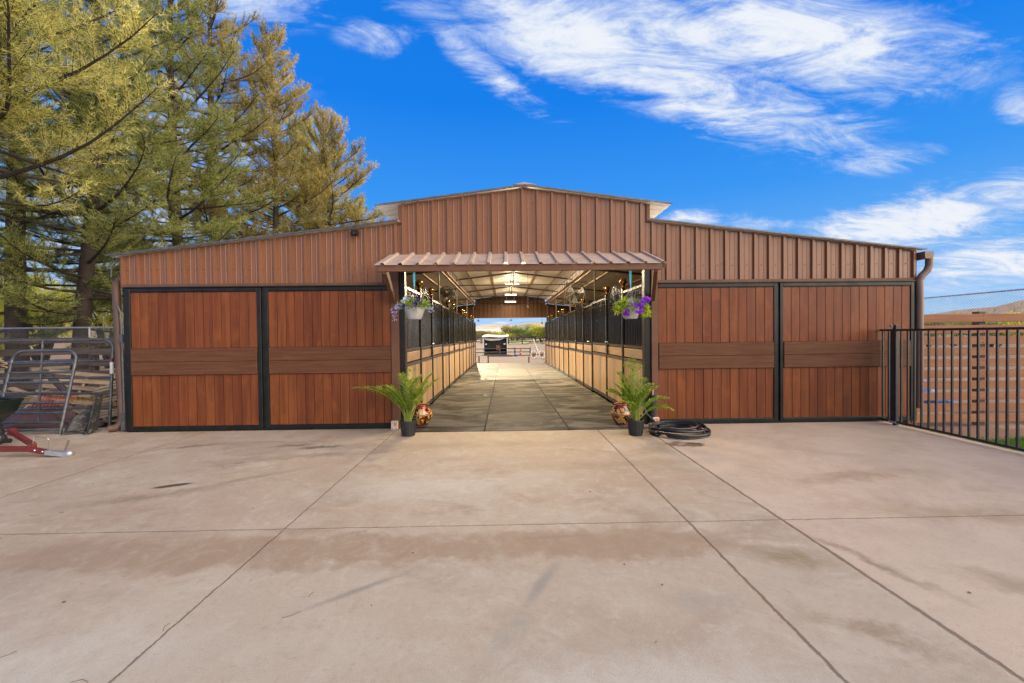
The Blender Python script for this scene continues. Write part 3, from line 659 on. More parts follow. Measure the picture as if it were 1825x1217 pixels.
# ------------------------------------------------------------------ stall fronts
def make_stall(side, label, group):
    """local frame: +y into the barn, +x towards the aisle times side"""
    t = thing('stall_front', label, 'stall front', (0, 0, 0), 0, group); s = side
    P = lambda x0, x1: (min(s * x0, s * x1), max(s * x0, s * x1))
    def bx(m_, x0, x1, ya, yb, z0, z1): a, e = P(x0, x1); m_.box((a, ya, z0), (e, yb, z1))
    def panel(ya, yb, top, names, parent, arch=0.):
        n = max(2, round((yb - ya) / .135)); w = (yb - ya - .05) / n
        m_ = MB()
        for i in range(n): bx(m_, -.012, .012, ya + .025 + i * w + .005, ya + .025 + (i + 1) * w - .005, .10, .93)
        m_.build(names[0], 'blond', parent, local=True, bevel=.003)
        m_ = MB(); bx(m_, -.015, .015, ya + .035, yb - .035, 1.00, 1.155); m_.build(names[1], 'blondrail', parent, local=True, bevel=.004)
        m_ = MB()
        for z0, z1 in ((.03, .10), (.93, .985), (1.17, 1.215), (top - .04, top)):
            if arch and z0 > 2: continue
            bx(m_, -.022, .022, ya + .02, yb - .02, z0, z1)
        for y in (ya + .012, yb - .012): bx(m_, -.021, .021, y - .012, y + .012, .03, top)
        nb = max(3, round((yb - ya) / .095))
        if arch:
            pts = [(0, ya + .012 + (yb - ya - .024) * i / 16, top + arch * math.sin(math.pi * i / 16) ** .7) for i in range(17)]
            m_.tube(pts, .016, 6)
        for i in range(1, nb):
            f = i / nb; y = ya + (yb - ya) * f; zt = top - .03 if not arch else top + arch * math.sin(math.pi * f) ** .7
            m_.tube([(0, y, 1.20), (0, y, zt)], .0095, 6, False)
        m_.build(names[2], 'stallmetal', parent, local=True)
    panel(.07, 1.17, 2.20, ('plank_panel', 'kick_board', 'bar_grille'), t)
    panel(2.48, 3.87, 2.20, ('plank_panel', 'kick_board', 'bar_grille'), t)
    dm = MB(); n = 9; w = 1.15 / n
    for i in range(n): bx(dm, -.012, .012, 1.25 + i * w + .005, 1.25 + (i + 1) * w - .005, .10, .93)
    door = dm.build('stall_door', 'blond', t, local=True, bevel=.003)
    m_ = MB(); bx(m_, -.015, .015, 1.27, 2.38, 1.00, 1.155); m_.build('kick_board', 'blondrail', door, local=True)
    m_ = MB()
    for z0, z1 in ((.03, .10), (.93, .985), (1.17, 1.215)): bx(m_, -.022, .022, 1.24, 2.41, z0, z1)
    for y in (1.245, 2.405): bx(m_, -.021, .021, y - .012, y + .012, .03, 2.16)
    pts = [(0, 1.25 + 1.15 * i / 16, 2.14 + .23 * math.sin(math.pi * i / 16) ** .75) for i in range(17)]; m_.tube(pts, .017, 6)
    for i in range(1, 13):
        f = i / 13; m_.tube([(0, 1.25 + 1.15 * f, 1.2), (0, 1.25 + 1.15 * f, 2.14 + .23 * math.sin(math.pi * f) ** .75)], .0095, 6, False)
    m_.build('door_grille', 'stallmetal', door, local=True)
    m_ = MB(); bx(m_, .02, .07, 2.25, 2.27, 1.05, 1.07); m_.tube([(s * .05, 2.2, 1.25), (s * .05, 2.44, 1.25)], .010, 6); bx(m_, .015, .05, 2.28, 2.36, 1.0, 1.2)
    m_.build('latch', 'stallmetal', door, local=True)
    for y, z in ((1.205, 2.26), (2.445, 2.26), (3.905, 2.20), (.03, 2.2)):
        m_ = MB(); m_.box((-.032, y - .032, -.13), (.032, y + .032, z)); m_.build('stall_post', 'stallmetal', t, local=True, bevel=.004)
    for y in (1.205, 2.445):
        m_ = MB(); m_.lathe([(.03, 2.255), (.045, 2.262), (.045, 2.278), (.026, 2.29), (.024, 2.30), (.04, 2.315), (.02, 2.33)], (0, y, 0), 16); m_.ball((0, y, 2.385), .066, 12)
        m_.build('finial', 'brass', t, smooth=True, local=True)
    m_ = MB(); m_.tube([(s * .02, 3.45, 1.24), (s * .16, 3.50, 1.24), (s * .16, 3.80, 1.24), (s * .02, 3.85, 1.24)], .010, 6); m_.build('feed_arm', 'stallmetal', t, local=True)
    return t
ords = ['nearest', 'second', 'third', 'farthest']
for side, X, word, grp in ((1, -1.555, 'left', 'stall fronts along the left of the aisle'), (-1, 2.21, 'right', 'stall fronts along the right of the aisle')):
    proto = None
    for k in range(4):
        lb = {0: 'black barred stall front on the %s of the aisle, nearest the open doorway', 1: 'black barred stall front on the %s of the aisle, second in from the doorway',
              2: 'black barred stall front on the %s of the aisle, third in from the doorway', 3: 'black barred stall front on the %s of the aisle, deepest in the barn'}[k] % word
        if proto is None: proto = make_stall(side, lb, grp); o = proto
        else: o = dup(proto); o['label'] = lb
        o.location = (X, .03 + 3.9 * k, -.006 - .026 * k)
# short tack wall at the rear of each row
for X, word in ((-1.555, 'left'), (2.21, 'right')):
    t = thing('tack_wall', 'short pale plank wall with dark bars beside the rear opening, %s of aisle' % word, 'wall', (X, 15.66, -.1))
    m_ = MB()
    for i in range(4): m_.box((-.012, .03 + i * .155, .05), (.012, .03 + i * .155 + .15, 1.16))
    m_.build('plank_panel', 'blond', t, local=True)
    m_ = MB(); m_.box((-.02, .02, 1.16), (.02, .66, 1.21)); m_.box((-.02, .02, 2.1), (.02, .66, 2.14))
    for i in range(8): m_.tube([(0, .06 + i * .08, 1.2), (0, .06 + i * .08, 2.12)], .009, 6, False)
    m_.build('bar_grille', 'black', t, local=True)

# ------------------------------------------------------------------ ceiling lights, fans, cord
for i, (y, z, word) in enumerate(((2.3, 3.42, 'the one just inside the doorway'), (6.2, 3.42, 'nearest and largest of the row'), (10.1, 3.40, 'second from the doorway'), (14.0, 3.38, 'third from the doorway'), (15.7, 3.16, 'hanging lowest by the rear gable'))):
    t = thing('ceiling_light', 'warm white strip light under the ridge, ' + word, 'light', (XM, y, z), 0, 'strip lights under the ridge')
    m_ = MB(); m_.box((-.30, -.05, .035), (.30, .05, .085)); m_.tube([(-.2, 0, .085), (-.2, 0, 3.55 - z)], .006, 6); m_.tube([(.2, 0, .085), (.2, 0, 3.55 - z)], .006, 6); m_.build('light_housing', 'white', t, local=True)
    m_ = MB(); m_.tube([(-.28, -.025, .01), (.28, -.025, .01)], .022, 8); m_.tube([(-.28, .025, .01), (.28, .025, .01)], .022, 8); m_.build('light_tube', 'tube', t, local=True)
    l = bpy.data.lights.new('lamp_glow', 'AREA'); l.shape = 'RECTANGLE'; l.size = .56; l.size_y = .12; l.energy = 120 if y < 3 else (360 if y < 13 else (200 if y < 15 else 14)); l.color = (1, .79, .50); l.spread = R(180)
    l2 = bpy.data.lights.new('lamp_spill', 'POINT'); l2.energy = 58 if y < 13 else (30 if y < 15 else 2); l2.shadow_soft_size = .15; l2.color = (1, .79, .50); lo2 = bpy.data.objects.new('lamp_spill', l2); COL.objects.link(lo2); lo2.parent = t; lo2.location = (0, 0, -.22)
    lo = bpy.data.objects.new('lamp_glow', l); COL.objects.link(lo); lo.parent = t; lo.location = (0, 0, -.03)
for (x, y, z, r_, rz, lb, frame) in ((-1.60, 5.2, 2.54, .24, 30, 'round black barn fan mounted above the stalls left of the aisle', False), (2.20, 6.3, 2.66, .30, -28, 'box framed barn fan mounted above the stalls right of the aisle', True)):
    t = thing('barn_fan', lb, 'fan', (x, y, z), R(rz))
    m_ = MB(); ring = [(r_ * math.cos(a), 0, r_ * math.sin(a)) for a in np.linspace(0, 2 * math.pi, 25)]
    for yy in (-.07, .07): m_.tube([(q[0], yy, q[2]) for q in ring], .010, 6)
    for rr in (.35, .65): m_.tube([(q[0] * rr, -.075, q[2] * rr) for q in ring], .004, 4)
    for a in np.linspace(0, math.pi, 9)[:-1]: m_.tube([(r_ * math.cos(a), -.075, r_ * math.sin(a)), (-r_ * math.cos(a), -.075, -r_ * math.sin(a))], .004, 4)
    if frame:
        e = r_ + .04
        for yy in (-.08, .08): m_.tube([(-e, yy, -e), (e, yy, -e), (e, yy, e), (-e, yy, e), (-e, yy, -e)], .012, 6)
    m_.build('fan_guard', 'steel', t, local=True)
    for k in range(3):
        m_ = MB(); a = 2.094 * k + .4; c_, s_ = math.cos(a), math.sin(a); rot = lambda p: (p[0] * c_ - p[2] * s_, p[1], p[0] * s_ + p[2] * c_)
        m_.add([rot(p) for p in ((.03, -.02, -.03), (r_ * .9, -.045, -.10), (r_ * .92, .035, .10), (.03, .02, .03), (.03, -.016, -.03), (r_ * .9, -.041, -.10), (r_ * .92, .039, .10), (.03, .024, .03))], [(0, 1, 2, 3), (7, 6, 5, 4), (0, 4, 5, 1), (1, 5, 6, 2), (2, 6, 7, 3), (3, 7, 4, 0)])
        m_.build('fan_blade', 'galv' if frame else 'steel', t, local=True)
    m_ = MB(); m_.tube([(0, -.06, 0), (0, .12, 0)], .05, 12); m_.tube([(0, .1, 0), (0, .1, -r_ - .35)], .014, 6); m_.build('fan_motor', 'steel', t, local=True)
b = MB(); b.tube([(.82, 7.9, 3.55), (.82, 7.9, 2.42)], .006, 5); b.lathe([(.001, 0), (.03, .01), (.028, .06), (.008, .09)], (.82, 7.9, 2.34), 10)
tag(b.build('pull_cord', 'steel'), 'thin dark pull cord hanging from the ceiling in the aisle', 'cord')
for px, py, lb in ((910.7, 570, 'small rusty fitting hanging below the rear header at its middle'), (852.5, 571, 'small rusty knob hanging at the left end of the rear header'), (966, 575, 'small rusty knob hanging at the right end of the rear header')):
    q = at(px, py, L_B - .15); b = MB(); b.tube([(q[0], q[1], q[2]), (q[0], q[1], 2.37)], .006, 5); b.lathe([(.001, -.06), (.07, -.04), (.03, .03), (.001, .05)], q, 10)
    tag(b.build('header_fitting', 'rust'), lb, 'fitting')

# ------------------------------------------------------------------ foliage generators (numpy)
def tris(P, D, Ln, Wd):
    """thin triangles: base P, direction D, lengths, widths"""
    n = len(P); ref = rng.normal(size=(n, 3)); sd_ = np.cross(D, ref); sd_ /= np.linalg.norm(sd_, axis=1, keepdims=True) + 1e-9
    a = P - sd_ * Wd[:, None] / 2; b_ = P + sd_ * Wd[:, None] / 2; c_ = P + D * Ln[:, None]
    V = np.stack([a, b_, c_], 1).reshape(-1, 3); return V, np.arange(3 * n).reshape(-1, 3)
def unit(a): return a / (np.linalg.norm(a, axis=-1, keepdims=True) + 1e-9)
def tufts(P, A, nn, ln, wd, spread=(20, 75)):
    """needle tufts at P along axis A"""
    n = len(P); Pn = np.repeat(P, nn, 0); An = np.repeat(A, nn, 0)
    th = np.radians(rng.uniform(*spread, n * nn)); perp = unit(np.cross(An, rng.normal(size=(n * nn, 3))))
    D = unit(An * np.cos(th)[:, None] + perp * np.sin(th)[:, None])
    return tris(Pn + rng.normal(0, .012, Pn.shape), D, ln * rng.uniform(.7, 1.2, n * nn), wd * rng.uniform(.8, 1.25, n * nn))
def leaf_quads(P, D, Ln, Wd):
    n = len(P); ref = rng.normal(size=(n, 3)); sd_ = unit(np.cross(D, ref))
    a = P; m_ = P + D * Ln[:, None] * .5; e = P + D * Ln[:, None]
    V = np.stack([a, m_ + sd_ * Wd[:, None] / 2, e, m_ - sd_ * Wd[:, None] / 2], 1).reshape(-1, 3); return V, np.arange(4 * n).reshape(-1, 4)

def pine(label, x, y, h, Rm, seed, mat='needle', hmin=.14, nb=95, r0=.2, dens=1., lean=(0, 0), extra=(), nscale=1., sub=1.):
    global rng
    rng = np.random.default_rng(seed); rr = random.Random(seed)
    z0 = gz(x, y) - .05
    t = thing('pine_tree', label, 'tree', (x, y, z0), 0, 'pine trees left of the barn')
    tr = MB(); bend = [rr.uniform(-.25, .25) for _ in range(4)]
    def axis(f): return np.array([x + lean[0] * f + bend[0] * math.sin(f * 5 + bend[1] * 6), y + lean[1] * f + bend[2] * math.sin(f * 4 + bend[3] * 6), z0 + h * f])
    tr.tube([axis(i / 18) for i in range(19)], [r0 * (1.35 if i == 0 else 1) * (1 - i / 18.5) ** .75 + .012 for i in range(19)], 12)
    TP, TA = [], []
    branches = []
    for k in range(nb):
        f = hmin + (1 - hmin) * ((k + rr.random()) / nb) ** .92; f = min(f, .985)
        g = (f - hmin) / (1 - hmin)
        Ls = Rm * (min(1, .62 + g * 2.2) if g < .18 else 1.) * (1 - max(0, g - .16) / .86) ** .62 * rr.uniform(.5, 1.28) + .25
        az = k * 2.39996 + rr.uniform(-.5, .5)
        branches.append((axis(f), az, Ls, R(-8 + 55 * g ** 1.2 + rr.uniform(-10, 10)), g))
    for (f, az, Ls, inc) in extra: branches.append((axis(f), az, Ls, R(inc), .3))
    for p0, az, Ls, inc, g in branches:
        ns = 7; pts = [np.array(p0)]; dv = np.array([math.cos(az) * math.cos(inc), math.sin(az) * math.cos(inc), math.sin(inc)])
        for i in range(ns):
            dv = unit(dv + np.array([rr.uniform(-.13, .13), rr.uniform(-.13, .13), .02 + .11 * i / ns + rr.uniform(-.06, .06)])); pts.append(pts[-1] + dv * Ls / ns)
        rb = min(.055, .012 + Ls * .011)
        tr.tube(pts, [rb * (1 - .85 * i / ns) for i in range(ns + 1)], 5, False)
        PT = np.array(pts)
        ntw = int((6 + Ls * 7.8) * sub)
        for j in range(ntw):
            s_ = rr.uniform(.16 if Ls < 2 else .28, 1.) if j else 1.0
            q = s_ * ns; i = min(int(q), ns - 1); bp = PT[i] + (PT[i + 1] - PT[i]) * (q - i); bd = unit(PT[i + 1] - PT[i])
            side = unit(np.cross(bd, np.array([0, 0, 1.]))) * (1 if j % 2 else -1)
            td = unit(bd * rr.uniform(.3, 1.) + side * rr.uniform(.2, 1.0) + np.array([0, 0, rr.uniform(-.15, .75)]))
            tl = (.22 + .30 * Ls * (1.15 - s_) * rr.uniform(.5, 1.1)) if Ls > .8 else .25
            tl = min(tl, 1.1); nt_ = max(3, int(tl / .075 * dens))
            ss = np.linspace(.12, 1, nt_)[:, None]; curve = np.array([0, 0, .18 * tl])
            TP.append(bp + td * tl * ss + curve * ss ** 2); TA.append(np.repeat(unit(td + np.array([0, 0, .35]))[None], nt_, 0))
            if tl > .35: tr.tube([bp, bp + td * tl * .5 + curve * .25, bp + td * tl + curve], [.009, .006, .003], 3, False)
    tr.build('trunk', 'bark', t, smooth=True)
    P = np.concatenate(TP); A = np.concatenate(TA); A = unit(A + rng.normal(0, .2, A.shape))
    V, Fc = tufts(P, A, 11, .145 * nscale, .0095 * nscale)
    npmesh('crown', V, Fc, mat, t)
    return len(Fc)
cnt = 0
def tp(px, Y): q = at(px, 600, Y); return q[0], Y
# trunk pixel, distance behind the front wall
X1, Y1 = tp(38, 5.6); cnt += pine('tall dark pine furthest left with a thick trunk behind the chain link fence', X1, Y1, 15.5, 3.6, 21, 'needledark', .08, 115, .24, 1.1)
X2, Y2 = tp(166, 6.2); cnt += pine('thick trunked pine standing just left of the barn corner behind the fence', X2, Y2, 16.0, 3.5, 22, 'needle', .12, 120, .20, 1.1)
X3, Y3 = tp(318, 9.0); cnt += pine('dense tall pine rising over the left end of the barn roof', X3, Y3, 17.0, 3.6, 23, 'needle', .12, 115, .2, 1.1)
X4, Y4 = tp(385, 12.); cnt += pine('tall pine with bare trunk showing, behind the lower left roof', X4, Y4, 18.0, 3.6, 24, 'needleglint', .14, 110, .22, 1., nscale=1.1)
X5, Y5 = tp(492, 15.); cnt += pine('mid height golden pine between the tallest pines and the smallest', X5, Y5, 16.8, 3.6, 25, 'needleglint', .12, 110, .18, .95, nscale=1.2, sub=1.2)
X6, Y6 = tp(588, 17.5); cnt += pine('shortest golden pine beside the barn gable against open sky', X6, Y6, 14.0, 3.9, 26, 'needleglint', .12, 105, .16, .9, nscale=1.25, sub=1.25)
X7, Y7 = tp(636, 20.); cnt += pine('low young pine peeking out beside the left roof overhang', X7, Y7, 9.6, 3.0, 28, 'needleglint', .12, 85, .13, .9, nscale=1.3, sub=1.2)
X8, Y8 = tp(545, 21.); cnt += pine('pine half hidden between the two golden pines, furthest back of all', X8, Y8, 15.2, 3.9, 29, 'needle', .14, 95, .17, .9, nscale=1.3, sub=1.1)
cnt += pine('leaning golden green pine with a long limb reaching over the yard, nearest of the pines', -11.2, 2.6, 11.5, 3.2, 27, 'needlesunlit', .40, 46, .2, 1.0, (.2, 0), ((.50, -.50, 5.0, 2), (.56, -.32, 4.6, 10), (.47, -.8, 4.2, 4), (.60, -.62, 3.8, 18), (.44, -.25, 4.6, 4)))
print('needles', cnt)

def shrub(label, x, y, w, h, n, mat, seed, leaf=.12, grp='shrubs', name='shrub', z=None):
    global rng
    rng = np.random.default_rng(seed); z0 = gz(x, y) if z is None else z
    t = thing(name, label, 'shrub', (x, y, z0), 0, grp)
    m_ = MB(); rr = random.Random(seed); cl = []
    for k in range(9):
        az = rr.uniform(0, 6.28); rad = rr.uniform(.1, .8) * w / 2; tip = (x + rad * math.cos(az), y + rad * math.sin(az), z0 + h * rr.uniform(.45, .92))
        m_.tube([(x + .1 * math.cos(az), y + .1 * math.sin(az), z0 - .1), (x + rad * .5 * math.cos(az), y + rad * .5 * math.sin(az), z0 + h * .4), tip], [.02 * h, .014 * h, .004 * h], 5, False); cl.append((*tip, rr.uniform(.16, .30) * w))
    m_.build('stem', 'bark', t)
    cl = np.array(cl); idx = rng.integers(0, len(cl), n); Dd = unit(rng.normal(size=(n, 3))); rad = rng.uniform(.2, 1, n) ** .5
    P = cl[idx, :3] + Dd * (cl[idx, 3] * rad)[:, None] * np.array([1, 1, min(1.2, h / w)]); P[:, 2] = np.maximum(P[:, 2], z0 + .02)
    V, Fc = leaf_quads(P, unit(Dd + rng.normal(0, .8, Dd.shape)), leaf * rng.uniform(.6, 1.3, n), leaf * .5 * rng.uniform(.6, 1.3, n))
    npmesh('foliage', V, Fc, mat, t)
# bright backlit shrubs behind the left fences
for i, (px, Y, w, h, mat) in enumerate(((-60, 15, 4.5, 3.6, 'shrubyellow'), (75, 19, 6, 5.6, 'shrubyellow'), (195, 17, 5, 6.0, 'shrubyellow'), (250, 22, 6, 6.6, 'shruboline'), (10, 24, 7, 5.5, 'shruboline'))):
    q = at(px, 600, Y); shrub(['yellow green shrub at the left edge behind the plank fence', 'broad yellow green shrub seen under the pines between two trunks', 'yellow green shrub beside the downspout under the pines', 'olive shrub far behind the barn corner under the pines', 'pale olive shrub furthest back at the left edge'][i], q[0], Y, w, h, 8000, mat, 60 + i, .16, 'shrubs beyond the left fences')

# ------------------------------------------------------------------ left yard: fences, gates, pallets, tarp, fork, spreader
def chain_fence(label, P, Q, z0, z1, posts, grp=None, step=.065, rr=.0022, sp=None):
    P, Q = np.array(P, float), np.array(Q, float); Ln = np.linalg.norm(Q - P); dd = (Q - P) / Ln
    t = thing('chain_link_fence', label, 'fence', (P[0], P[1], z0), 0, grp)
    w3 = lambda s_, z: (P[0] + dd[0] * s_, P[1] + dd[1] * s_, z)
    m_ = MB(); m_.tube([w3(0, z1), w3(Ln, z1)], .021, 8); m_.build('top_rail', 'galv', t)
    for s_ in posts:
        m_ = MB(); m_.tube([w3(s_, z0 - .1), w3(s_, z1 - .02)], .024, 8); m_.ball(w3(s_, z1 - .02), .03, 6); m_.build('post', 'galv', t)
    m_ = MB(); H = z1 - z0; k = -int(H / step) - 1
    while k * step < Ln + H:
        for sgn in (1, -1):
            s0 = k * step; a, e = (s0, s0 + H) if sgn > 0 else (s0 + H, s0); za, ze = z0, z1
            if max(a, e) < 0 or min(a, e) > Ln: continue
            def clip(s_, o, zs, zo):
                if s_ < 0: f = -s_ / (o - s_); return 0., zs + (zo - zs) * f
                if s_ > Ln: f = (s_ - Ln) / (s_ - o); return Ln, zs + (zo - zs) * f
                return s_, zs
            (a2, za2), (e2, ze2) = clip(a, e, za, ze), clip(e, a, ze, za)
            m_.tube([w3(a2, za2), w3(e2, ze2)], rr, 3, False)
        k += 1
    m_.build('wire_mesh', 'wire', t)
q = at(160, 600, 4.4)
chain_fence('galvanized chain link fence under the pines behind the plank fence', (-16, 4.4), (-5.95, 4.4), -.12, 1.72, (q[0] + 16, q[0] + 13.1, q[0] + 10.2, 9.9), 'chain link fences')
t = thing('plank_fence', 'weathered grey brown plank fence with sagging boards left of the barn', 'fence', (-9, 3.0, -.13))
rr = random.Random(5)
for i in range(6):
    z = 1.40 - i * .245; m_ = MB(); sl_ = [0, .018, .03, .035, .03, .02][i]
    x0, x1 = -14.5, -5.95
    m_.beam((x0, 2.97, z - sl_ * 4.2), (-9.2, 2.97, z + sl_ * .4), .035, .145 if i else .12); m_.beam((-9.19, 2.968, z - .02), (x1, 2.968, z + sl_ * 1.4 - .0), .035, .145 if i else .12)
    m_.build('board', 'boardgray', t, bevel=.004)
for x in (-12.2, -9.2, -6.4):
    m_ = MB(); m_.box((x - .06, 3.0, -.25), (x + .06, 3.12, 1.40)); m_.build('post', 'boardgray', t, bevel=.005)

def tube_gate(label, x0, x1, y, ytop, H, zr, braces, lean=0., r_=.021, col='tubegate'):
    t = thing('tube_gate', label, 'gate', ((x0 + x1) / 2, y, 0), 0, 'steel tube gates leaning in the yard')
    W3 = lambda x, z: (x + lean * z / H, y + (ytop - y) * z / H, z)
    rc = .15; pts = [W3(x0, .0), W3(x0, H - rc)] + [W3(x0 + rc - rc * math.cos(a), H - rc + rc * math.sin(a)) for a in np.linspace(.2, 1.57, 6)] + [W3(x1 - rc + rc * math.sin(a), H - rc + rc * math.cos(a)) for a in np.linspace(0, 1.37, 6)] + [W3(x1, H - rc), W3(x1, 0.)]
    m_ = MB(); m_.tube(pts, r_, 10); fr = m_.build('frame', col, t, smooth=True)
    for z in zr:
        m_ = MB(); m_.tube([W3(x0, z), W3(x1, z)], r_ * .86, 8); m_.build('rail', col, t, smooth=True)
    for bx_ in braces:
        m_ = MB(); m_.tube([(a[0], a[1] - .03, a[2]) for a in (W3(bx_, zr[-1]), W3(bx_, H))], r_ * .7, 6); m_.build('brace', col, t, smooth=True)
    return t
g1 = tube_gate('small grey tube gate leaning at the yard edge, in front of the wider gate', -7.62, -6.655, -.14, .12, 1.24, (1.05, .91, .76, .61, .46, .31, .17, .06)[::1], (), .04)
m_ = MB(); m_.tube([(-7.61 + .035 * math.cos(a), -.0 + .035 * math.sin(a), .99 + .004 * i) for i, a in enumerate(np.linspace(0, 12, 30))], .008, 5); m_.build('rope_tie', 'pallet', g1)
g2 = tube_gate('wide grey tube gate standing behind the small gate before the pallets', -10.2, -6.50, .48, .62, 1.40, (1.05, .78, .52, .28, .06), (-7.62,), -.03, .023)
m_ = MB(); m_.tube([(-6.512, .557, .84), (-6.519, .57, 1.03)], .0255, 8); m_.build('sticker', 'white', g2)
m_ = MB(); m_.tube([(-6.519, .57, 1.032), (-6.524, .58, 1.10)], .0258, 8); m_.build('sticker', 'red', g2)

def pallet(label, loc, rot):
    t = thing('pallet', label, 'pallet', loc, 0, 'broken wooden pallets behind the gates'); t.rotation_euler = rot
    m_ = MB()
    for i in range(7): m_.box((-.6, -.5 + i * .152, .10), (.6, -.5 + i * .152 + .09, .118))
    m_.build('top_board', 'pallet', t, local=True, bevel=.002)
    m_ = MB()
    for x in (-.58, -.02, .54): m_.box((x, -.5, .02), (x + .04, .5, .099))
    m_.build('stringer', 'pallet', t, local=True, bevel=.002)
    m_ = MB()
    for y in (-.5, -.05, .40): m_.box((-.6, y, 0), (.6, y + .09, .018))
    m_.build('bottom_board', 'pallet', t, local=True, bevel=.002)
pallet('broken pallet lying flattest at the foot of the pile by the downspout', (-7.15, 1.5, .05), (R(14), R(-6), R(8)))
pallet('broken pallet in the middle of the pile, tilted toward the yard', (-7.2, 1.85, .34), (R(20), R(-10), R(-6)))
pallet('topmost pallet of the pile, tilted up toward the barn', (-7.35, 2.1, .62), (R(24), R(-14), R(10)))
pallet('pallet leaning steeply against the pile on its left side', (-8.1, 1.6, .30), (R(52), R(8), R(18)))
b = MB(); b.beam((-8.9, 1.2, .55), (-7.3, .95, .10), .10, .03); tag(b.build('loose_plank', 'pallet'), 'loose pale plank sloping down in front of the pallet pile', 'plank')
b = MB(); b.tube([(-8.15, 1.05, .86), (-7.6, .95, .45)], .05, 8); tag(b.build('loose_pole', 'boardgray'), 'grey wooden pole lying slanted across the pallet pile', 'pole')
def tarp(label, cx, cy, w, dpt, h, seed, mat='tarp', z0=.0):
    r2 = np.random.default_rng(seed); n, k = 46, 26; V = []
    for j in range(k):
        for i in range(n):
            a, e = i / (n - 1), j / (k - 1); z = h * (math.sin(math.pi * a) ** .6) * (math.sin(math.pi * e) ** .7) * (.75 + .25 * math.sin(a * 9 + seed)) 
            z += .05 * math.sin(a * 23 + e * 9) * math.sin(e * 17 - a * 7) * min(1, z * 8) + r2.normal(0, .006)
            V.append((cx + w * (a - .5) + .03 * math.sin(e * 19), cy + dpt * (e - .5), z0 + max(z, .0)))
    m_ = MB(); m_.add(V, [(j * n + i, j * n + i + 1, (j + 1) * n + i + 1, (j + 1) * n + i) for j in range(k - 1) for i in range(n - 1)])
    o = m_.build('crumpled_tarp', mat, smooth=True); o.modifiers.new('thick', 'SOLIDIFY').thickness = .004; return tag(o, label, 'tarp')
tarp('crumpled brown tarp heaped on the dirt behind the tube gates', -8.1, 1.0, 2.1, .8, .42, 3, z0=-.1)
t = thing('red_grate', 'orange red wire grate lying on the brown tarp', 'grate', (-7.75, .85, .36)); t.rotation_euler = (R(38), 0, R(6))
m_ = MB()
for i in range(11): m_.tube([(-.3 + i * .055, -.12, 0), (-.27 + i * .055, .16, 0)], .007, 5)
m_.build('tine', 'orangered', t, local=True); m_ = MB(); m_.tube([(-.32, .16, .005), (.36, .16, .005)], .009, 5); m_.build('crossbar', 'orangered', t, local=True)
def strawpatch(name, label, cx, cy, w, dpt, h, n, mat, seed, z0, ln=.12):
    global rng
    rng = np.random.default_rng(seed); P = np.stack([cx + rng.uniform(-w, w, n), cy + rng.uniform(-dpt, dpt, n), z0 + rng.uniform(0, h, n)], 1)
    D = unit(rng.normal(size=(n, 3)) * np.array([1, 1, .25])); V, Fc = tris(P, D, ln * rng.uniform(.5, 1.2, n), .006 * np.ones(n)); o = npmesh(name, V, Fc, mat); o['kind'] = 'stuff'; return o
strawpatch('straw_litter', '', -7.6, .55, 1.6, .30, .02, 2600, 'straw', 71, -.125)
strawpatch('straw_litter', '', -8.3, 1.7, .7, .3, .10, 1500, 'straw', 72, .25)

t = thing('bedding_fork', 'black plastic bedding fork basket propped on its tines beside the gates', 'fork', (-6.37, -.20, 0))
m_ = MB(); n = 13; V = []; rows = [(-.15, .0, .0), (-.165, .02, .05), (-.15, .06, .20), (-.03, .12, .33), (.12, .20, .52)]
def fk(i, j):                                          # scoop surface: j up from the tines, i across
    a = i / (n - 1); z = j / 9
    x = -.15 + .33 * a + .04 * z; top = .26 + .28 * a ** 1.1
    return (x + .02 * math.sin(a * 3), -.02 + .10 * (1 - (2 * a - 1) ** 2) + .10 * z, .035 + (top - .035) * z)
for j in range(10):
    for i in range(n): V.append(fk(i, j))
m_.add(V, [(j * n + i, j * n + i + 1, (j + 1) * n + i + 1, (j + 1) * n + i) for j in range(9) for i in range(n - 1)])
o = m_.build('basket', 'fork', t, smooth=True, local=True); o.modifiers.new('thick', 'SOLIDIFY').thickness = .012
m_ = MB()
for i in range(20):
    a = i / 19; p = fk(a * (n - 1), 0); m_.tube([p, (p[0] - .004, p[1] - .02, .018), (p[0] - .006, p[1] - .035, .003)], [.007, .006, .003], 5)
m_.build('tine', 'fork', t, local=True)
m_ = MB(); m_.add([(.19, .0, .0), (.21, .12, .04), (.235, .2, .56), (.225, .1, .55), (.18, .0, .0), (.20, .12, .04), (.225, .2, .57), (.215, .1, .56)], [(0, 1, 2, 3), (7, 6, 5, 4), (0, 4, 5, 1), (1, 5, 6, 2), (2, 6, 7, 3), (3, 7, 4, 0)])
m_.build('side_rim', 'fork', t, local=True)

# tow-behind spreader: hopper, wheels, red drawbar, coupler
t = thing('tow_spreader', 'green tow spreader with red drawbar and coupler at the left edge', 'spreader', (-7.1, -1.3, 0))
def P3(px, py, Y): return tuple(at(px, py, Y))
m_ = MB(); a, c_ = -1.50, -.65
top = [(-8.3, a - .12, .70), (-6.66, a - .12, .60), (-6.62, c_, .60), (-8.3, c_ + .1, .70)]; mid_ = [(-8.2, a, .42), (-6.64, a - .08, .46), (-6.64, c_ - .05, .46), (-8.2, c_, .42)]; bot = [(-7.8, a + .2, .24), (-6.84, a + .1, .30), (-6.80, c_ - .12, .30), (-7.8, c_ - .2, .24)]
V = top + mid_ + bot; Fs = [(i, (i + 1) % 4, 4 + (i + 1) % 4, 4 + i) for i in range(4)] + [(4 + i, 4 + (i + 1) % 4, 8 + (i + 1) % 4, 8 + i) for i in range(4)] + [(8, 9, 10, 11)]
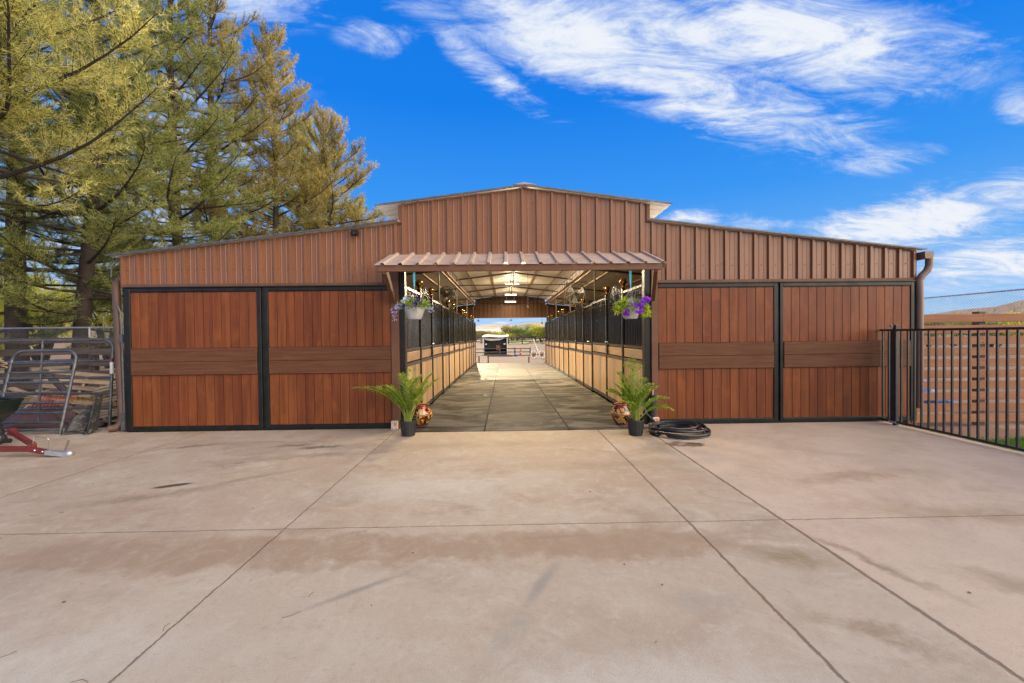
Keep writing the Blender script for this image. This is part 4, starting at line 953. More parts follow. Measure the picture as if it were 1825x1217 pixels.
m_.add(V, Fs); o = m_.build('hopper', 'greenpoly', t, bevel=.012); o.modifiers.new('thick', 'SOLIDIFY').thickness = .02
m_ = MB(); m_.tube([top[0], top[1], top[2], top[3], top[0]], .022, 6); m_.build('hopper_rim', 'greenpoly', t)
for y in (-1.55, -.55):
    m_ = MB(); m_.v = []; ring = []
    prof = [(.10, -.05), (.19, -.075), (.215, -.05), (.22, 0), (.215, .05), (.19, .075), (.10, .05)]
    q2 = MB(); q2.lathe(prof, (0, 0, 0), 24); m_.add([(-7.45 + q[0], y + q[2], .22 + q[1]) for q in q2.v], q2.f)
    w_ = m_.build('wheel', 'rubber', t, smooth=True); m_ = MB(); m_.tube([(-7.45, y - .055, .22), (-7.45, y + .055, .22)], .10, 16); m_.build('rim', 'steel', w_)
m_ = MB(); m_.box((-7.05, -1.25, .14), (-6.70, -.80, .30)); m_.tube([(-6.95, -1.5, .22), (-6.95, -.7, .22)], .05, 10); m_.ball((-6.62, -.92, .12), .075, 7); m_.tube([(-6.75, -.92, .1), (-6.50, -.90, .09)], .03, 8); m_.ball((-6.70, -.9, .20), .09, 7); m_.tube([(-7.5, -1.5, .22), (-7.5, -.6, .22)], .02, 8); m_.build('gearbox', 'rubber', t)
pA, pB, pC = P3(-40, 800, -1.36), P3(55, 800, -1.36), P3(86, 806, -1.36)
m_ = MB(); m_.beam(pA, pB, .05, .06); m_.beam((pB[0] - .02, pB[1] + .003, pB[2] - .002), pC, .055, .055); pD = P3(18, 768, -1.02); m_.beam(pD, (pB[0] + .02, pB[1] + .02, pB[2] + .035), .05, .055); m_.beam(pD, (pD[0] + .06, pD[1], pD[2] - .02), .06, .09)
m_.build('drawbar', 'red', t, bevel=.005)
m_ = MB()
for px, py in ((62, 802.5), (76, 805)): m_.ball(P3(px, py, -1.39), .013, 6)
q = P3(56, 794, -1.33); m_.ball(q, .018, 6); m_.build('bolt', 'chrome', t)
pE = P3(124, 810, -1.36)
m_ = MB(); m_.beam((pC[0] - .01, pC[1], pC[2] + .005), (pE[0] - .02, pE[1], pE[2] + .005), .07, .05); m_.beam((pC[0], pC[1], pC[2] - .012), (pE[0], pE[1], pE[2] - .012), .10, .012); m_.ball((pE[0], pE[1], pE[2] + .01), .04, 9)
m_.build('coupler', 'galv', t, smooth=True)
m_ = MB(); q = (pE[0] - .06, pE[1], pE[2] + .03); m_.beam(q, (q[0] + .05, q[1], q[2] + .14), .025, .012, (1, 0, 0)); m_.build('latch_lever', 'chrome', t)
m_ = MB(); q1 = P3(87, 803, -1.36); m_.tube([q1, P3(87, 784, -1.36), P3(85, 781, -1.36), P3(65, 778, -1.33), P3(60, 780, -1.33), P3(58, 795, -1.33)], .0035, 5); m_.build('safety_pin', 'chrome', t)

# ------------------------------------------------------------------ right side: gate, board fence, chain link, grass
t = thing('bar_gate', 'black steel bar gate standing open toward the viewer at the right', 'gate', (5.83, -.1, 0))
YG = -5.0
m_ = MB(); m_.box((5.815, YG, 1.405), (5.845, -.10, 1.435)); m_.build('top_rail', 'gateblack', t, bevel=.003)
m_ = MB(); m_.box((5.815, YG, .035), (5.845, -.10, .065)); m_.build('bottom_rail', 'gateblack', t, bevel=.003)
y = -.147; k = 0
while y > YG:
    if not (-.42 < y < -.27):
        m_ = MB(); m_.box((5.820, y - .010, .066), (5.840, y + .010, 1.404)); m_.build('bar', 'gateblack', t)
    y -= .1; k += 1
m_ = MB(); m_.box((5.805, -.385, .0), (5.858, -.33, 1.50)); m_.build('hinge_post', 'gateblack', t, bevel=.004)
m_ = MB(); m_.box((5.812, -.318, .05), (5.848, -.285, 1.43)); m_.build('gate_stile', 'gateblack', t, bevel=.003)
m_ = MB(); m_.tube([(5.78, -.36, 1.47), (5.80, -.31, 1.50), (5.81, -.29, 1.47)], .012, 6); m_.box((5.79, -.40, .03), (5.80, -.28, .06)); m_.build('hinge', 'galv', t)

t = thing('board_fence', 'brown painted horizontal board fence behind the black bar gate', 'fence', (8, .1, -.13))
for i in range(10):
    zt = 1.665 - .178 * i; m_ = MB(); m_.box((6.50, .06, zt - .129), (9.4, .095, zt)); m_.box((9.403, .061, zt - .129), (13, .095, zt))
    m_.build('board', 'boardbrown', t, bevel=.004)
q = at(1750, 600, .1)[0]
for x in (6.56, q, q + 2.4, q + 4.6):
    m_ = MB(); m_.box((x - .055, .0965, -.3), (x + .055, .20, 1.705 if x != 6.56 else 1.66)); m_.build('post', 'boardbrown' if x == 6.56 else 'boardgray', t, bevel=.004)
m_ = MB()
for i in range(10):
    for x in (6.56, q):
        for dz in (.035, .10): m_.box((x - .03, .056, 1.665 - .178 * i - dz - .005), (x - .02, .0605, 1.665 - .178 * i - dz + .005))
m_.build('screw', 'black', t)
chain_fence('tall rusty chain link fence against the sky at the far right', (13.0, 13.5), (13.0, -3.0), -.13, 2.42, (7.2, 10.2, 13.2, 16.2, 4.2, 1.2), 'chain link fences', .075, .0022)
def grass(name, xa, xb, ya, yb, n, seed, mat='grass', h=.07, z=None, edge=0):
    global rng
    rng = np.random.default_rng(seed); x = rng.uniform(xa, xb, n); y = rng.uniform(ya, yb, n)
    if edge: keep = y < yb - edge * (.5 + .5 * np.sin(x * 3.1)) * rng.uniform(0, 1, n); x, y = x[keep], y[keep]
    n = len(x); zz = np.array([gz(a, b_) for a, b_ in zip(x, y)]) if z is None else np.full(n, z)
    D = unit(rng.normal(0, .35, (n, 3)) + np.array([0, 0, 1.])); V, Fc = tris(np.stack([x, y, zz], 1), D, h * rng.uniform(.5, 1.3, n), .007 * np.ones(n)); o = npmesh(name, V, Fc, mat); o['kind'] = 'stuff'
grass('grass', 5.99, 9.5, -4.2, -.72, 52000, 81, edge=.3)
grass('grass', 5.98, 6.6, -.6, -.1, 500, 82, h=.05)
grass('grass', -14, 13, 20, 21, 10, 83)
# things seen through the gaps of the right fence
t = thing('white_panel', 'white slatted panel seen through the gaps of the brown board fence', 'panel', (8.9, 3.4, -.12))
m_ = MB()
for i in range(14): m_.box((-.75 + i * .11, 0, .55), (-.75 + i * .11 + .07, .03, 1.05))
m_.build('slat', 'white', t, local=True); m_ = MB(); m_.box((-.8, .031, .98), (.85, .06, 1.03)); m_.box((-.8, .031, .58), (.85, .06, .63)); m_.box((-.8, .031, 0), (-.74, .09, 1.03)); m_.box((.79, .031, 0), (.85, .09, 1.03)); m_.build('frame', 'white', t, local=True)
tarp('blue tarp heaped behind the board fence', 8.8, 2.6, 1.7, .8, .52, 8, 'bluetarp', -.13)
for i, (px, Y, w, h) in enumerate(((1655, 34, 3, 2.6), (1700, 36, 5, 3.0), (1765, 24, 5, 2.6), (1840, 20, 4, 2.6), (1640, 45, 6, 3.4))):
    q = at(px, 600, Y); shrub(['low olive shrub on the skyline beside the barn downspout', 'wide olive shrub on the skyline left of the fence post', 'green shrub showing above the brown fence post', 'yellow green shrub at the right edge under the hill', 'far olive shrub close to the barn corner'][i], q[0], Y, w, h, 2600, ['shruboline', 'shruboline', 'shrubgreen', 'shrubyellow', 'shruboline'][i], 90 + i, .2, 'shrubs beyond the right fence')

# ------------------------------------------------------------------ doorway dressing: palms, glazed pots, baskets, hydrant, hose
def frond(m_, leafV, p0, az, L, up, droop, rr, width=.20):
    n = 16; pts = [Vector(p0)]; e = up
    for i in range(n):
        e2 = e - droop * (i / n) ** 1.4
        pts.append(pts[-1] + Vector((math.cos(az) * math.cos(e2), math.sin(az) * math.cos(e2), math.sin(e2))) * L / n)
    m_.tube(pts, [.006 * (1 - .8 * i / n) + .001 for i in range(n + 1)], 5, False)
    for i in range(5, n + 1):
        for h_ in ((0, .33, .66) if i < n else (0,)):
            p = pts[i].lerp(pts[min(i + 1, n)], h_); tn = (pts[min(i + 1, n)] - pts[i - 1]).normalized(); sdv = tn.cross(Vector((0, 0, 1))).normalized()
            f = (i + h_ - 5) / (n - 5); ll = width * (math.sin(math.pi * min(1, .18 + f * .8)) ** .7) * rr.uniform(.85, 1.1) + .03
            for sg in (-1, 1):
                dl = (sdv * sg * rr.uniform(.75, 1.) + tn * rr.uniform(.55, .95) + Vector((0, 0, rr.uniform(-.05, .35)))).normalized()
                mid = p + dl * ll * .5; tip = p + dl * ll + Vector((0, 0, -.18 * ll)); w = dl.cross(Vector((0, 0, 1))); w = w.normalized() * .0088
                m_.add([p, mid + w, tip, mid - w], [(0, 1, 2, 3)])
def palm(label, x, y, fr, seed):
    rr = random.Random(seed); t = thing('potted_palm', label, 'potted plant', (x, y, 0), 0, 'potted palms by the doorway')
    m_ = MB(); m_.lathe([(.001, .0), (.088, 0), (.112, .20), (.118, .205), (.118, .222), (.108, .222), (.104, .19)], (0, 0, 0), 28)
    for a in np.arange(0, 6.28, .45): m_.beam((.094 * math.cos(a), .094 * math.sin(a), .02), (.113 * math.cos(a), .113 * math.sin(a), .2), .004, .004)
    p = m_.build('pot', 'nursery', t, smooth=True, local=True)
    m_ = MB(); m_.lathe([(.106, .185), (.06, .192), (.001, .195)], (0, 0, 0), 20); m_.build('soil', 'soil', p, local=True)
    fr = list(fr) + [(rr.uniform(0, 360), rr.uniform(.45, .68), rr.uniform(72, 88), rr.uniform(25, 60), .14) for _ in range(4)]
    for (az, L, up, dr, w) in fr:
        m_ = MB(); a = rr.uniform(0, 6.28); frond(m_, None, (.035 * math.cos(a), .035 * math.sin(a), .19), R(az), L, R(min(88, up + (0 if L > .9 else 6))), R(dr), rr, w); m_.build('frond', 'palm', t, local=True)
    m_ = MB()
    for k in range(9):
        a = rr.uniform(0, 6.28); r2 = rr.uniform(.01, .05); m_.tube([(r2 * math.cos(a), r2 * math.sin(a), .18), (r2 * 1.3 * math.cos(a + .2), r2 * 1.3 * math.sin(a + .2), rr.uniform(.35, .5))], [.009, .005], 6)
    m_.build('cane', 'palmstem', t, local=True)
q = gr(728, 776)
palm('potted palm left of the doorway with one long frond reaching over the door', q[0], q[1], [(178, .98, 56, 62, .17), (170, .78, 64, 72, .16), (150, .66, 70, 60, .17), (205, .62, 74, 50, .16), (250, .72, 82, 34, .16), (280, .66, 76, 40, .15), (320, .70, 72, 46, .16), (10, .62, 74, 40, .16), (40, .70, 78, 40, .16), (350, .75, 66, 40, .15), (90, .78, 84, 26, .16), (120, .72, 80, 36, .15), (300, .55, 60, 60, .15), (25, .76, 68, 30, .14)], 31)
q = gr(1133, 775)
palm('bushy potted palm right of the doorway in front of the water hydrant', q[0], q[1], [(180, .64, 62, 62, .16), (165, .56, 72, 60, .15), (200, .62, 76, 44, .16), (250, .70, 84, 30, .16), (280, .66, 80, 36, .15), (85, .88, 88, 16, .15), (60, .82, 84, 22, .15), (100, .84, 80, 26, .16), (320, .62, 70, 50, .16), (0, .56, 58, 70, .17), (350, .52, 46, 80, .17), (30, .62, 70, 52, .16), (130, .72, 78, 34, .15), (225, .5, 60, 60, .15)], 32)
def glazed(label, x, y, rz, s=1.):
    m_ = MB(); m_.lathe([(.001, .0), (.085, .0), (.095, .015), (.130, .075), (.154, .125), (.165, .165), (.161, .195), (.130, .245), (.100, .285), (.098, .300), (.112, .315), (.108, .322), (.090, .31), (.088, .28), (.001, .26)], (0, 0, 0), 40)
    o = m_.build('glazed_pot', 'talavera', smooth=True); o.location = (float(x), float(y), .006); o.rotation_euler = (0, 0, rz); o.scale = (s, s, s)
    tag(o, label, 'pot', 'painted glazed pots by the doorway')
q = gr(751, 757); glazed('brown and gold painted glazed pot behind the left palm', q[0] + .02, q[1] - .02, .4, 1.0)
q = gr(1108, 757); glazed('brown and gold painted glazed pot beside the right palm', q[0], q[1] + .0, 1.7, 1.02)

def basket(label, px, pyb, kind, seed):
    global rng
    rng = np.random.default_rng(seed); rr = random.Random(seed)
    Y = -.80; q = at(px, pyb, Y); x, z = q[0], q[2]
    t = thing('hanging_basket', label, 'hanging basket', (x, Y, z), 0, 'hanging flower baskets under the awning')
    m_ = MB(); m_.lathe([(.001, 0), (.080, 0), (.095, .015), (.128, .11), (.134, .125), (.136, .16), (.128, .16), (.122, .12), (.001, .115)], (0, 0, 0), 32); m_.build('basket_bowl', 'basket', t, smooth=True, local=True)
    m_ = MB(); hk = 2.29 - z - .27
    for a in (.5, 2.6, 4.7): m_.tube([(.132 * math.cos(a), .132 * math.sin(a), .15), (0, 0, hk)], .0022, 4)
    m_.tube([(0, 0, hk), (0, 0, hk + .06)], .004, 5); m_.build('hanger_wire', 'wire', t, local=True)
    m_ = MB(); tp_ = 2.29 - z
    for o_ in (-.008, .0, .008): m_.tube([(o_ * .4, 0, hk + .05), (o_ * 1.2, .004, (hk + tp_) / 2), (o_ * 1.4, 0, tp_ - .02), (o_ * 1.4, -.03, tp_ + .09)], .0042, 6)
    m_.ball((0, 0, hk + .06), .011, 5); m_.tube([(0, 0, hk + .06), (.012, -.01, hk + .0)], .003, 4); m_.build('rope', 'rope', t, local=True)
    def dome(n, rx, rz_, zc_, bias=0.):
        D = unit(rng.normal(size=(n, 3))); D[:, 2] = np.abs(D[:, 2]) * 1. - .25; D = unit(D); s_ = rng.uniform(.55, 1.05, n)
        return np.stack([D[:, 0] * rx * s_ + bias, D[:, 1] * rx * .8 * s_, zc_ + D[:, 2] * rz_ * s_], 1), D
    P, D = dome(520, .20, .10, .17); V, Fc = leaf_quads(P, unit(D + rng.normal(0, .6, D.shape)), rng.uniform(.03, .06, 520), rng.uniform(.012, .026, 520)); npmesh('foliage', V, Fc, 'pb_leaf', t, local=True)
    def lobes(cs, n, mat, name, rr_, ls, ws):
        PP, DD = [], []
        for c_ in cs:
            D = unit(rng.normal(size=(n, 3))); PP.append(np.array(c_) + D * rr_ * rng.uniform(.2, 1, (n, 1))); DD.append(D)
        PP, DD = np.concatenate(PP), np.concatenate(DD); V, Fc = leaf_quads(PP, unit(DD + np.array([0, -.2, -.1])), rng.uniform(*ls, len(PP)), rng.uniform(*ws, len(PP))); npmesh(name, V, Fc, mat, t, local=True)
    def blooms(cs, r_, mat, name):
        m_ = MB()
        for c_ in cs:
            nrm = Vector((rr.uniform(-.5, .5), -1, rr.uniform(-.2, .6))).normalized(); a_ = nrm.orthogonal().normalized(); b_ = nrm.cross(a_); c0 = Vector(c_)
            rim = [c0 + (a_ * math.cos(w) + b_ * math.sin(w)) * r_ * (1 + .13 * math.cos(5 * w)) + nrm * .008 for w in np.linspace(0, 6.283, 21)[:-1]]
            m_.add([c0 - nrm * .016] + rim, [(0, i + 1, (i + 1) % 20 + 1) for i in range(20)])
        m_.build(name, mat, t, local=True)
    if kind == 'blue':
        P, D = dome(520, .245, .12, .16); V, Fc = leaf_quads(P, D, rng.uniform(.012, .02, 520), rng.uniform(.010, .016, 520)); npmesh('lobelia', V, Fc, 'pb_lobelia', t, local=True)
        lobes([(-.24 + rr.uniform(-.03, .03), -.05, .02 + .05 * i) for i in range(4)] + [(.23, -.05, .12)], 26, 'pb_lobelia', 'lobelia', .05, (.012, .02), (.01, .016))
        lobes([(-.08, -.12, .20), (.06, -.12, .16), (.16, -.08, .20)], 40, 'pb_lime', 'lime_leaf', .05, (.03, .05), (.012, .02))
        blooms([(.045, -.17, .19), (.075, -.12, .26), (-.10, -.16, .17)], .032, 'pb_dark', 'petunia'); blooms([(-.10, -.12, .27), (-.13, -.10, .24)], .024, 'pb_lobelia', 'petunia')
    else:
        lobes([(.17, -.08, .12), (.19, -.06, .08), (.16, -.06, .16)], 70, 'pb_lime', 'lime_leaf', .055, (.03, .06), (.014, .026))
        lobes([(-.16, -.10, .17), (-.20, -.06, .13), (-.12, -.12, .22), (-.05, -.12, .14)], 70, 'pb_lime', 'lime_leaf', .055, (.03, .06), (.014, .026))
        P, D = dome(260, .22, .10, .19); V, Fc = leaf_quads(P, D, rng.uniform(.012, .02, 260), rng.uniform(.010, .016, 260)); npmesh('lobelia', V, Fc, 'pb_lobelia', t, local=True)
        lobes([(-.05, -.14, .22)], 90, 'pb_lobelia', 'lobelia', .05, (.012, .02), (.01, .016))
        bl = [(.05 + rr.uniform(-.05, .06), -.17 + rr.uniform(-.02, .03), .16 + rr.uniform(-.09, .08)) for _ in range(15)] + [(.15 + rr.uniform(-.04, .08), -.12, .24 + rr.uniform(-.03, .04)) for _ in range(10)] + [(-.10 + rr.uniform(-.03, .03), -.15, .08 + rr.uniform(-.05, .04)) for _ in range(7)]
        blooms(bl, .024, 'pb_purple', 'petunia')
basket('hanging basket of pale blue flowers under the left end of the awning', 739, 569, 'blue', 41)
basket('hanging basket of purple flowers and lime leaves under the right end of the awning', 1124, 568, 'purple', 42)

q = gr(1162, 757); hx, hy = q[0], q[1]
t = thing('yard_hydrant', 'black wrapped water hydrant with a metal tap beside the right door', 'hydrant', (hx, hy, 0))
m_ = MB(); m_.tube([(hx, hy, 0), (hx + .008, hy, .18), (hx + .005, hy + .01, .30), (hx + .016, hy, .46)], [.052, .050, .056, .047], 14); m_.tube([(hx - .07, hy + .02, .30), (hx - .02, hy, .30)], .05, 10); m_.build('pipe_wrap', 'foam', t, smooth=True)
m_ = MB(); m_.tube([(hx + .012, hy, .46), (hx + .012, hy, .52), (hx - .01, hy - .01, .555), (hx - .05, hy - .02, .555)], .018, 10); m_.tube([(hx + .012, hy, .50), (hx + .06, hy, .53)], .009, 6); m_.tube([(hx + .05, hy, .50), (hx + .065, hy, .56)], .009, 6); m_.build('tap', 'chrome', t, smooth=True)
m_ = MB(); m_.tube([(hx - .05, hy - .02, .555), (hx - .12, hy - .03, .55)], .020, 10); m_.build('hose_connector', 'rubber', t, smooth=True)
rr = random.Random(77); cxh, cyh = 2.42, -.72
pts = [(hx - .12, hy - .03, .55), (hx - .16, hy - .05, .47), (hx - .165, hy - .07, .36), (hx - .13, hy - .12, .2), (hx - .02, hy - .26, .07)]
z = .02
for k in range(1, 150):
    a = -2.5 + k * .245; lp = int((a + 2.5) / 6.283); rx = [.40, .36, .41, .34, .38, .31, .36][lp % 7] + .014 * math.sin(a * 2.3 + lp); ry = rx * .78
    pts.append((cxh + [.02, -.03, .01, -.05, .0, -.06][lp % 6] + rx * math.cos(a), cyh + [.02, .05, .0, .06, .03, .05][lp % 6] + ry * math.sin(a), .018 + .021 * lp + .012 * math.sin(a * 1.7 + lp * 2)))
b = MB(); b.tube(pts, .0165, 8); t = tag(b.build('garden_hose', 'rubber', smooth=True), 'coiled black garden hose on the concrete beside the right door', 'hose')
p = Vector(pts[-1]); q2 = (p - Vector(pts[-2])).normalized(); b = MB(); b.tube([p, p + q2 * .05], .019, 8); b.build('brass_fitting', 'chrome', t, smooth=True)

# small litter on the slab
global_r = random.Random(9); b = MB()
for _ in range(26):
    x, y = global_r.uniform(-4.5, 4.5), global_r.uniform(-4.7, -.5); a = global_r.uniform(0, 6.28); l = global_r.uniform(.006, .014)
    b.add([(x, y, .003), (x + l * math.cos(a), y + l * math.sin(a), .008), (x + l * 1.6 * math.cos(a + .4), y + l * 1.6 * math.sin(a + .4), .004), (x + l * math.cos(a + .9), y + l * math.sin(a + .9), .003)], [(0, 1, 2, 3)])
for _ in range(9):
    x, y = global_r.uniform(-4.5, -.5), global_r.uniform(-4.9, -3.0); a = global_r.uniform(0, 6.28); l = global_r.uniform(.03, .09)
    b.tube([(x, y, .004), (x + l * .5 * math.cos(a), y + l * .5 * math.sin(a), .006), (x + l * math.cos(a + .3), y + l * math.sin(a + .3), .004)], .0012, 3)
o = b.build('leaf_litter', 'leafdead'); o['kind'] = 'stuff'

# ------------------------------------------------------------------ behind the barn
def pipe_fence(label, P, Q, rails, n, r_=.045, grp='dark pipe fences behind the barn', hp=1.35):
    P, Q = np.array(P, float), np.array(Q, float); t = thing('pipe_fence', label, 'fence', (P[0], P[1], gz(*P)), 0, grp)
    for i in range(n):
        f = i / (n - 1); c_ = P + (Q - P) * f; z = gz(*c_); m_ = MB(); m_.tube([(c_[0], c_[1], z - .2), (c_[0], c_[1], z + hp)], r_ * 1.25, 8); m_.build('post', 'steel', t)
    for h_ in rails:
        m_ = MB(); m_.tube([(P[0] + (Q[0] - P[0]) * f, P[1] + (Q[1] - P[1]) * f, gz(*(P + (Q - P) * f)) + h_) for f in np.linspace(0, 1, 7)], r_, 6); m_.build('rail', 'steel', t)
qa = at(846, 630, 44)[0]; qb = at(944, 630, 44)[0]
pipe_fence('dark three rail pipe fence in the paddock, nearer one, crossing before the shelter', (qa - 6, 43), (qb, 43), (.08, .48, .88), 8, .06, hp=1.0)
pipe_fence('dark three rail pipe fence at the far side of the paddock', (-16, 98), (18, 98), (.35, .95, 1.5), 11, .11, hp=1.6)
# open-fronted horse shelter
x0, x1 = at(862, 630, 47)[0], at(904, 630, 47)[0]; zb = gz(0, 47)
t = thing('horse_shelter', 'dark paddock shelter with a pale sheet roof behind the pipe fence', 'shelter', ((x0 + x1) / 2, 47, zb))
m_ = MB(); nn_ = 9
for i in range(nn_ - 1):
    fa, fb = i / (nn_ - 1), (i + 1) / (nn_ - 1); xa, xb = x0 - .15 + (x1 - x0 + .35) * fa, x0 - .15 + (x1 - x0 + .35) * fb; za, zb2 = zb + 2.30 + .05 * math.sin(fa * 7), zb + 2.30 + .05 * math.sin(fb * 7)
    m_.add([(xa, 46.7, za), (xb, 46.7, zb2), (xb, 50, zb2 + .25), (xa, 50, za + .25), (xa, 46.7, za - .10), (xb, 46.7, zb2 - .10), (xb, 50, zb2 + .15), (xa, 50, za + .15)], [(0, 1, 2, 3), (7, 6, 5, 4), (0, 4, 5, 1), (2, 6, 7, 3)] + ([(3, 7, 4, 0)] if i == 0 else []) + ([(1, 5, 6, 2)] if i == nn_ - 2 else []))
m_.build('roof', 'shelterroof', t)
m_ = MB(); m_.add([(x0 + .1, 46.95, zb + 2.12), (x0 + .9, 46.9, zb + 2.06), (x1 - .9, 46.9, zb + 2.08), (x1 - .1, 46.95, zb + 2.15), (x0 + .2, 46.85, zb + 1.93), (x0 + .9, 46.75, zb + 1.80), (x1 - .9, 46.75, zb + 1.86), (x1 - .5, 46.85, zb + 2.02)], [(0, 1, 5, 4), (1, 2, 6, 5), (2, 3, 7, 6)]); m_.build('shade_cloth', 'roof', t).modifiers.new('thick', 'SOLIDIFY').thickness = .02
m_ = MB(); m_.box((x0, 49.7, zb), (x1, 49.8, zb + 2.2)); m_.box((x0 + .05, 47.2, zb), (x0 + .1, 49.7, zb + 2.15)); m_.box((x1 - .1, 47.2, zb), (x1 - .05, 49.7, zb + 2.15)); m_.box((x0 + .12, 47.6, zb + .75), (x1 - .12, 47.66, zb + 1.75)); m_.box((x0 + .12, 47.3, zb + .1), (x1 - .12, 47.36, zb + .42)); m_.build('wall', 'insideshade', t)  # panel across the inside stands for the shaded interior
for x in (x0, x1):
    m_ = MB(); m_.tube([(x, 46.9, zb - .2), (x, 46.9, zb + 2.15)], .05, 6); m_.build('post', 'white', t)
m_ = MB(); m_.box((x0 + .2, 47.08, zb + 1.28), (x0 + .42, 47.14, zb + 1.44)); m_.box((x1 - .45, 47.08, zb + 1.28), (x1 - .2, 47.14, zb + 1.44)); m_.build('reflector', 'white', t)
m_ = MB(); m_.box(((x0 + x1) / 2 + .1, 46.95, zb + .6), ((x0 + x1) / 2 + .6, 47.1, zb + 1.2)); m_.build('feed_box', 'rust', t)
# small rail by the rear door, stub post, cone, blue bucket
for px, py, Y, name, lb, kind in ((858, 640, 19.5, 'hitching_rail', 'low pale hitching rail just outside the rear opening', 'rail'), (942.5, 642, 19.2, 'stub_post', 'short rusty post standing just outside the rear opening', 'post')):
    q = at(px, py, Y); zb = gz(q[0], Y)
    if kind == 'rail':
        t = thing(name, lb, 'rail', (q[0], Y, zb)); 
        for h_ in (.10, .42):
            m_ = MB(); m_.tube([(q[0] - .45, Y, zb + h_ + .03), (q[0] + .42, Y, zb + h_)], .025, 6); m_.build('rail', 'white', t)
        for dxx in (-.15, .42):
            m_ = MB(); m_.box((q[0] + dxx - .04, Y - .04, zb - .1), (q[0] + dxx + .04, Y + .04, zb + .48)); m_.build('post', 'rust', t)
    else:
        m_ = MB(); m_.box((q[0] - .04, Y - .04, zb - .1), (q[0] + .04, Y + .04, zb + .36)); m_.lathe([(.05, .36), (.05, .39), (.001, .40)], (q[0], Y, zb), 8); tag(m_.build(name, 'rust'), lb, 'post')
q = at(928, 622, 46); zb = gz(q[0], 46); t = thing('marker_cone', 'bright red cone standing in the paddock behind the barn', 'cone', (q[0], 46, zb)); m_ = MB(); m_.lathe([(.001, .02), (.16, .02), (.05, .75), (.001, .76)], (q[0], 46, zb), 14); m_.box((q[0] - .2, 45.8, zb), (q[0] + .2, 46.2, zb + .03)); m_.build('cone_body', 'cone', t); m_ = MB(); m_.lathe([(.125, .28), (.102, .45)], (q[0], 46, zb), 14); m_.build('cone_band', 'white', t)
q = at(921, 634, 42.0); zb = gz(q[0], 42); m_ = MB(); m_.lathe([(.001, 0), (.25, 0), (.30, .18), (.27, .18), (.23, .05)], (q[0], 42, zb), 16); tag(m_.build('feed_tub', 'bluetarp', smooth=True), 'blue feed tub on the ground by the paddock fence', 'tub')
# two-wheeled farm wagon with raised pole
q = at(960, 630, 30); X, Y = q[0], 30; zb = gz(X, Y)
t = thing('old_wagon', 'old farm wagon with two pale wheels and a raised pole behind barn', 'wagon', (X, Y, zb))
for px in (951, 965.5):
    q = at(px, 628, 30); m_ = MB(); ring = [(.26 * math.cos(a), 0, .32 + .32 * math.sin(a)) for a in np.linspace(0, 6.283, 25)]
    m_.tube([(q[0] + p[0], Y, zb + .02 + p[2]) for p in ring], .045, 6); w_ = m_.build('wheel', 'white', t)
    m_ = MB()
    for a in np.linspace(0, math.pi, 5)[:-1]: m_.tube([(q[0] + .24 * math.cos(a), Y, zb + .34 + .3 * math.sin(a)), (q[0] - .24 * math.cos(a), Y, zb + .34 - .3 * math.sin(a))], .022, 5)
    m_.tube([(q[0], Y - .08, zb + .34), (q[0], Y + .1, zb + .34)], .13, 10); m_.build('hub', 'rust', w_)
m_ = MB(); qa = at(950, 604, 30); qb = at(958, 622, 30); m_.tube([tuple(qa), (qb[0], Y, zb + .62)], .06, 6); m_.tube([(qb[0], Y, zb + .62), (qb[0] + .2, Y, zb + .35)], .05, 6); m_.build('pole', 'white', t)
m_ = MB(); qa2 = at(940, 613, 30); qc = at(951, 606, 30); m_.tube([tuple(qa2), tuple(qc), tuple(at(958, 612, 30))], .03, 5); m_.box((at(949, 628, 30)[0], Y + .05, zb + .30), (at(967, 628, 30)[0], Y + .2, zb + .42)); m_.build('frame', 'rust', t)
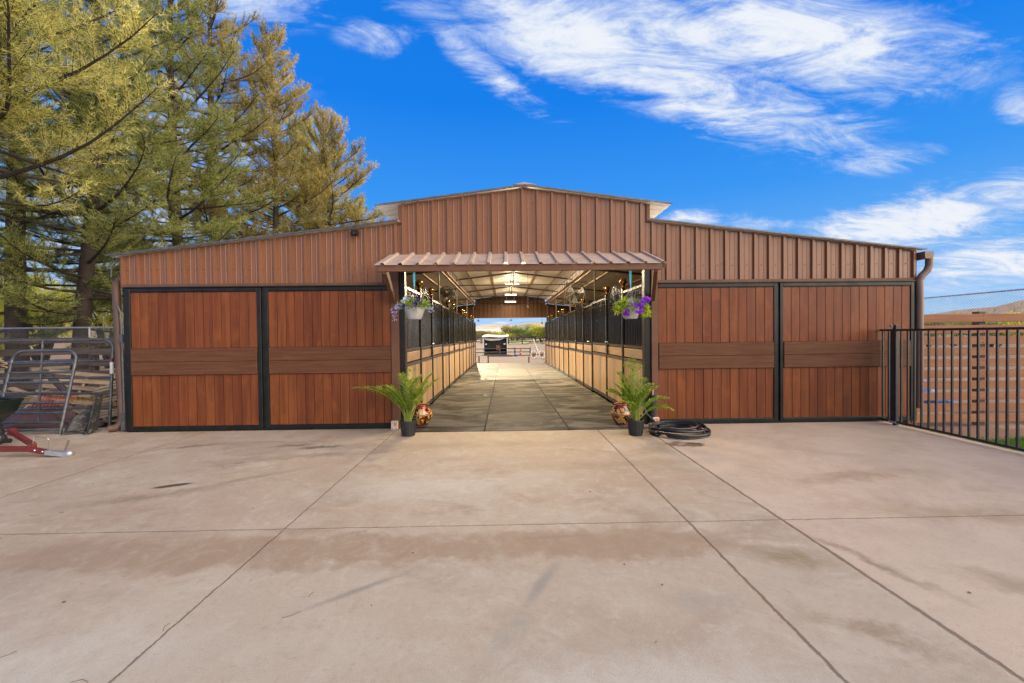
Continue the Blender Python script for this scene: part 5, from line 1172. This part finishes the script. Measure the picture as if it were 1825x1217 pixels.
# lawn strip and shrubs beyond, sheds, far trees
b = MB(); n = 12
V = [(x, y, gz(x, y) + .06) for y in (100, 106, 114, 122) for x in np.linspace(1, 22, n)]; b.add(V, [(j * n + i, j * n + i + 1, (j + 1) * n + i + 1, (j + 1) * n + i) for j in range(3) for i in range(n - 1)]); struct(b.build('lawn', 'lawn'))
for i, (px, Y, w, h, mat, lb) in enumerate(((847, 118, 7, 4.2, 'shruboline', 'olive shrub far behind the barn at the left of the rear opening'), (868, 121, 9, 4.6, 'shruboline', 'broad olive shrub behind the shelter roof'), (884, 120, 9, 4.4, 'shrubyellow', 'yellow green shrub right of the olive ones behind the shelter'),
        (899, 122, 8, 4.0, 'shrubyellow', 'low yellow shrub at the end of the shelter roof'), (913, 126, 8, 6.4, 'shruboline', 'tall loose olive tree in the middle of the rear opening'), (922, 124, 8, 5.6, 'shrubgreen', 'green bush beside the tall olive tree behind the lawn'), (936, 123, 9, 4.4, 'shruboline', 'brownish bush at the back of the lawn'),
        (950, 122, 7, 5.0, 'shrubgreen', 'green bush behind the wagon pole'), (964, 96, 8, 6.4, 'shrubyellow', 'large bright yellow green bush at the right of the rear opening'), (976, 96, 7, 6.0, 'shrubgreen', 'green bush at the far right edge of the rear opening'), (908, 175, 9, 8.6, 'shruboline', 'far grey green tree between the two white roofs'), (944, 178, 10, 9.2, 'shrubgreen', 'far dark tree below the right hill'))):
    q = at(px, 600, Y); shrub(lb, q[0], Y, w, h * .64, 2600, mat, 120 + i, .36, 'bushes beyond the paddock')
for i, (pa, pb, yt, yb, Y, lb, slope_) in enumerate(((849, 905, 589.2, 593.5, 190, 'long low shed with a white roof far left in the rear opening', .0), (884, 905, 587.6, 591, 210, 'short shed with the brightest white roof behind the long one', 0), (928, 953, 589.0, 591.5, 185, 'low white roofed shed behind the bushes in the middle', .1), (948, 972, 584.5, 588.5, 200, 'brown walled shed with white roof under the right hill', .12))):
    a, e = at(pa, yt, Y), at(pb, yb, Y); zb = gz(a[0], Y); zt = a[2]; ze = max(zb + 1.5, e[2])
    K['farroof'] = K.get('farroof') or pm('farroof', (.36, .36, .37), (.28, .28, .29), .5, .7)
    t = thing('far_shed', lb, 'shed', ((a[0] + e[0]) / 2, Y, zb), 0, 'far sheds beyond the paddock')
    m_ = MB(); m_.box((a[0], Y, zb - .5), (e[0], Y + 8, ze)); m_.build('wall', 'trim' if i == 3 else 'boardgray', t)
    m_ = MB(); m_.add([(a[0] - .5, Y - .6, ze), (e[0] + .5, Y - .6, ze + slope_ * 4), (e[0] + .5, Y + 9, zt + slope_ * 4 + .3), (a[0] - .5, Y + 9, zt + .3), (a[0] - .5, Y - .6, ze + .5), (e[0] + .5, Y - .6, ze + .5 + slope_ * 4), (e[0] + .5, Y + 9, zt + .8 + slope_ * 4), (a[0] - .5, Y + 9, zt + .8)], [(3, 2, 1, 0), (4, 5, 6, 7), (0, 1, 5, 4), (1, 2, 6, 5), (2, 3, 7, 6), (3, 0, 4, 7)]); m_.build('roof', 'farroof', t)
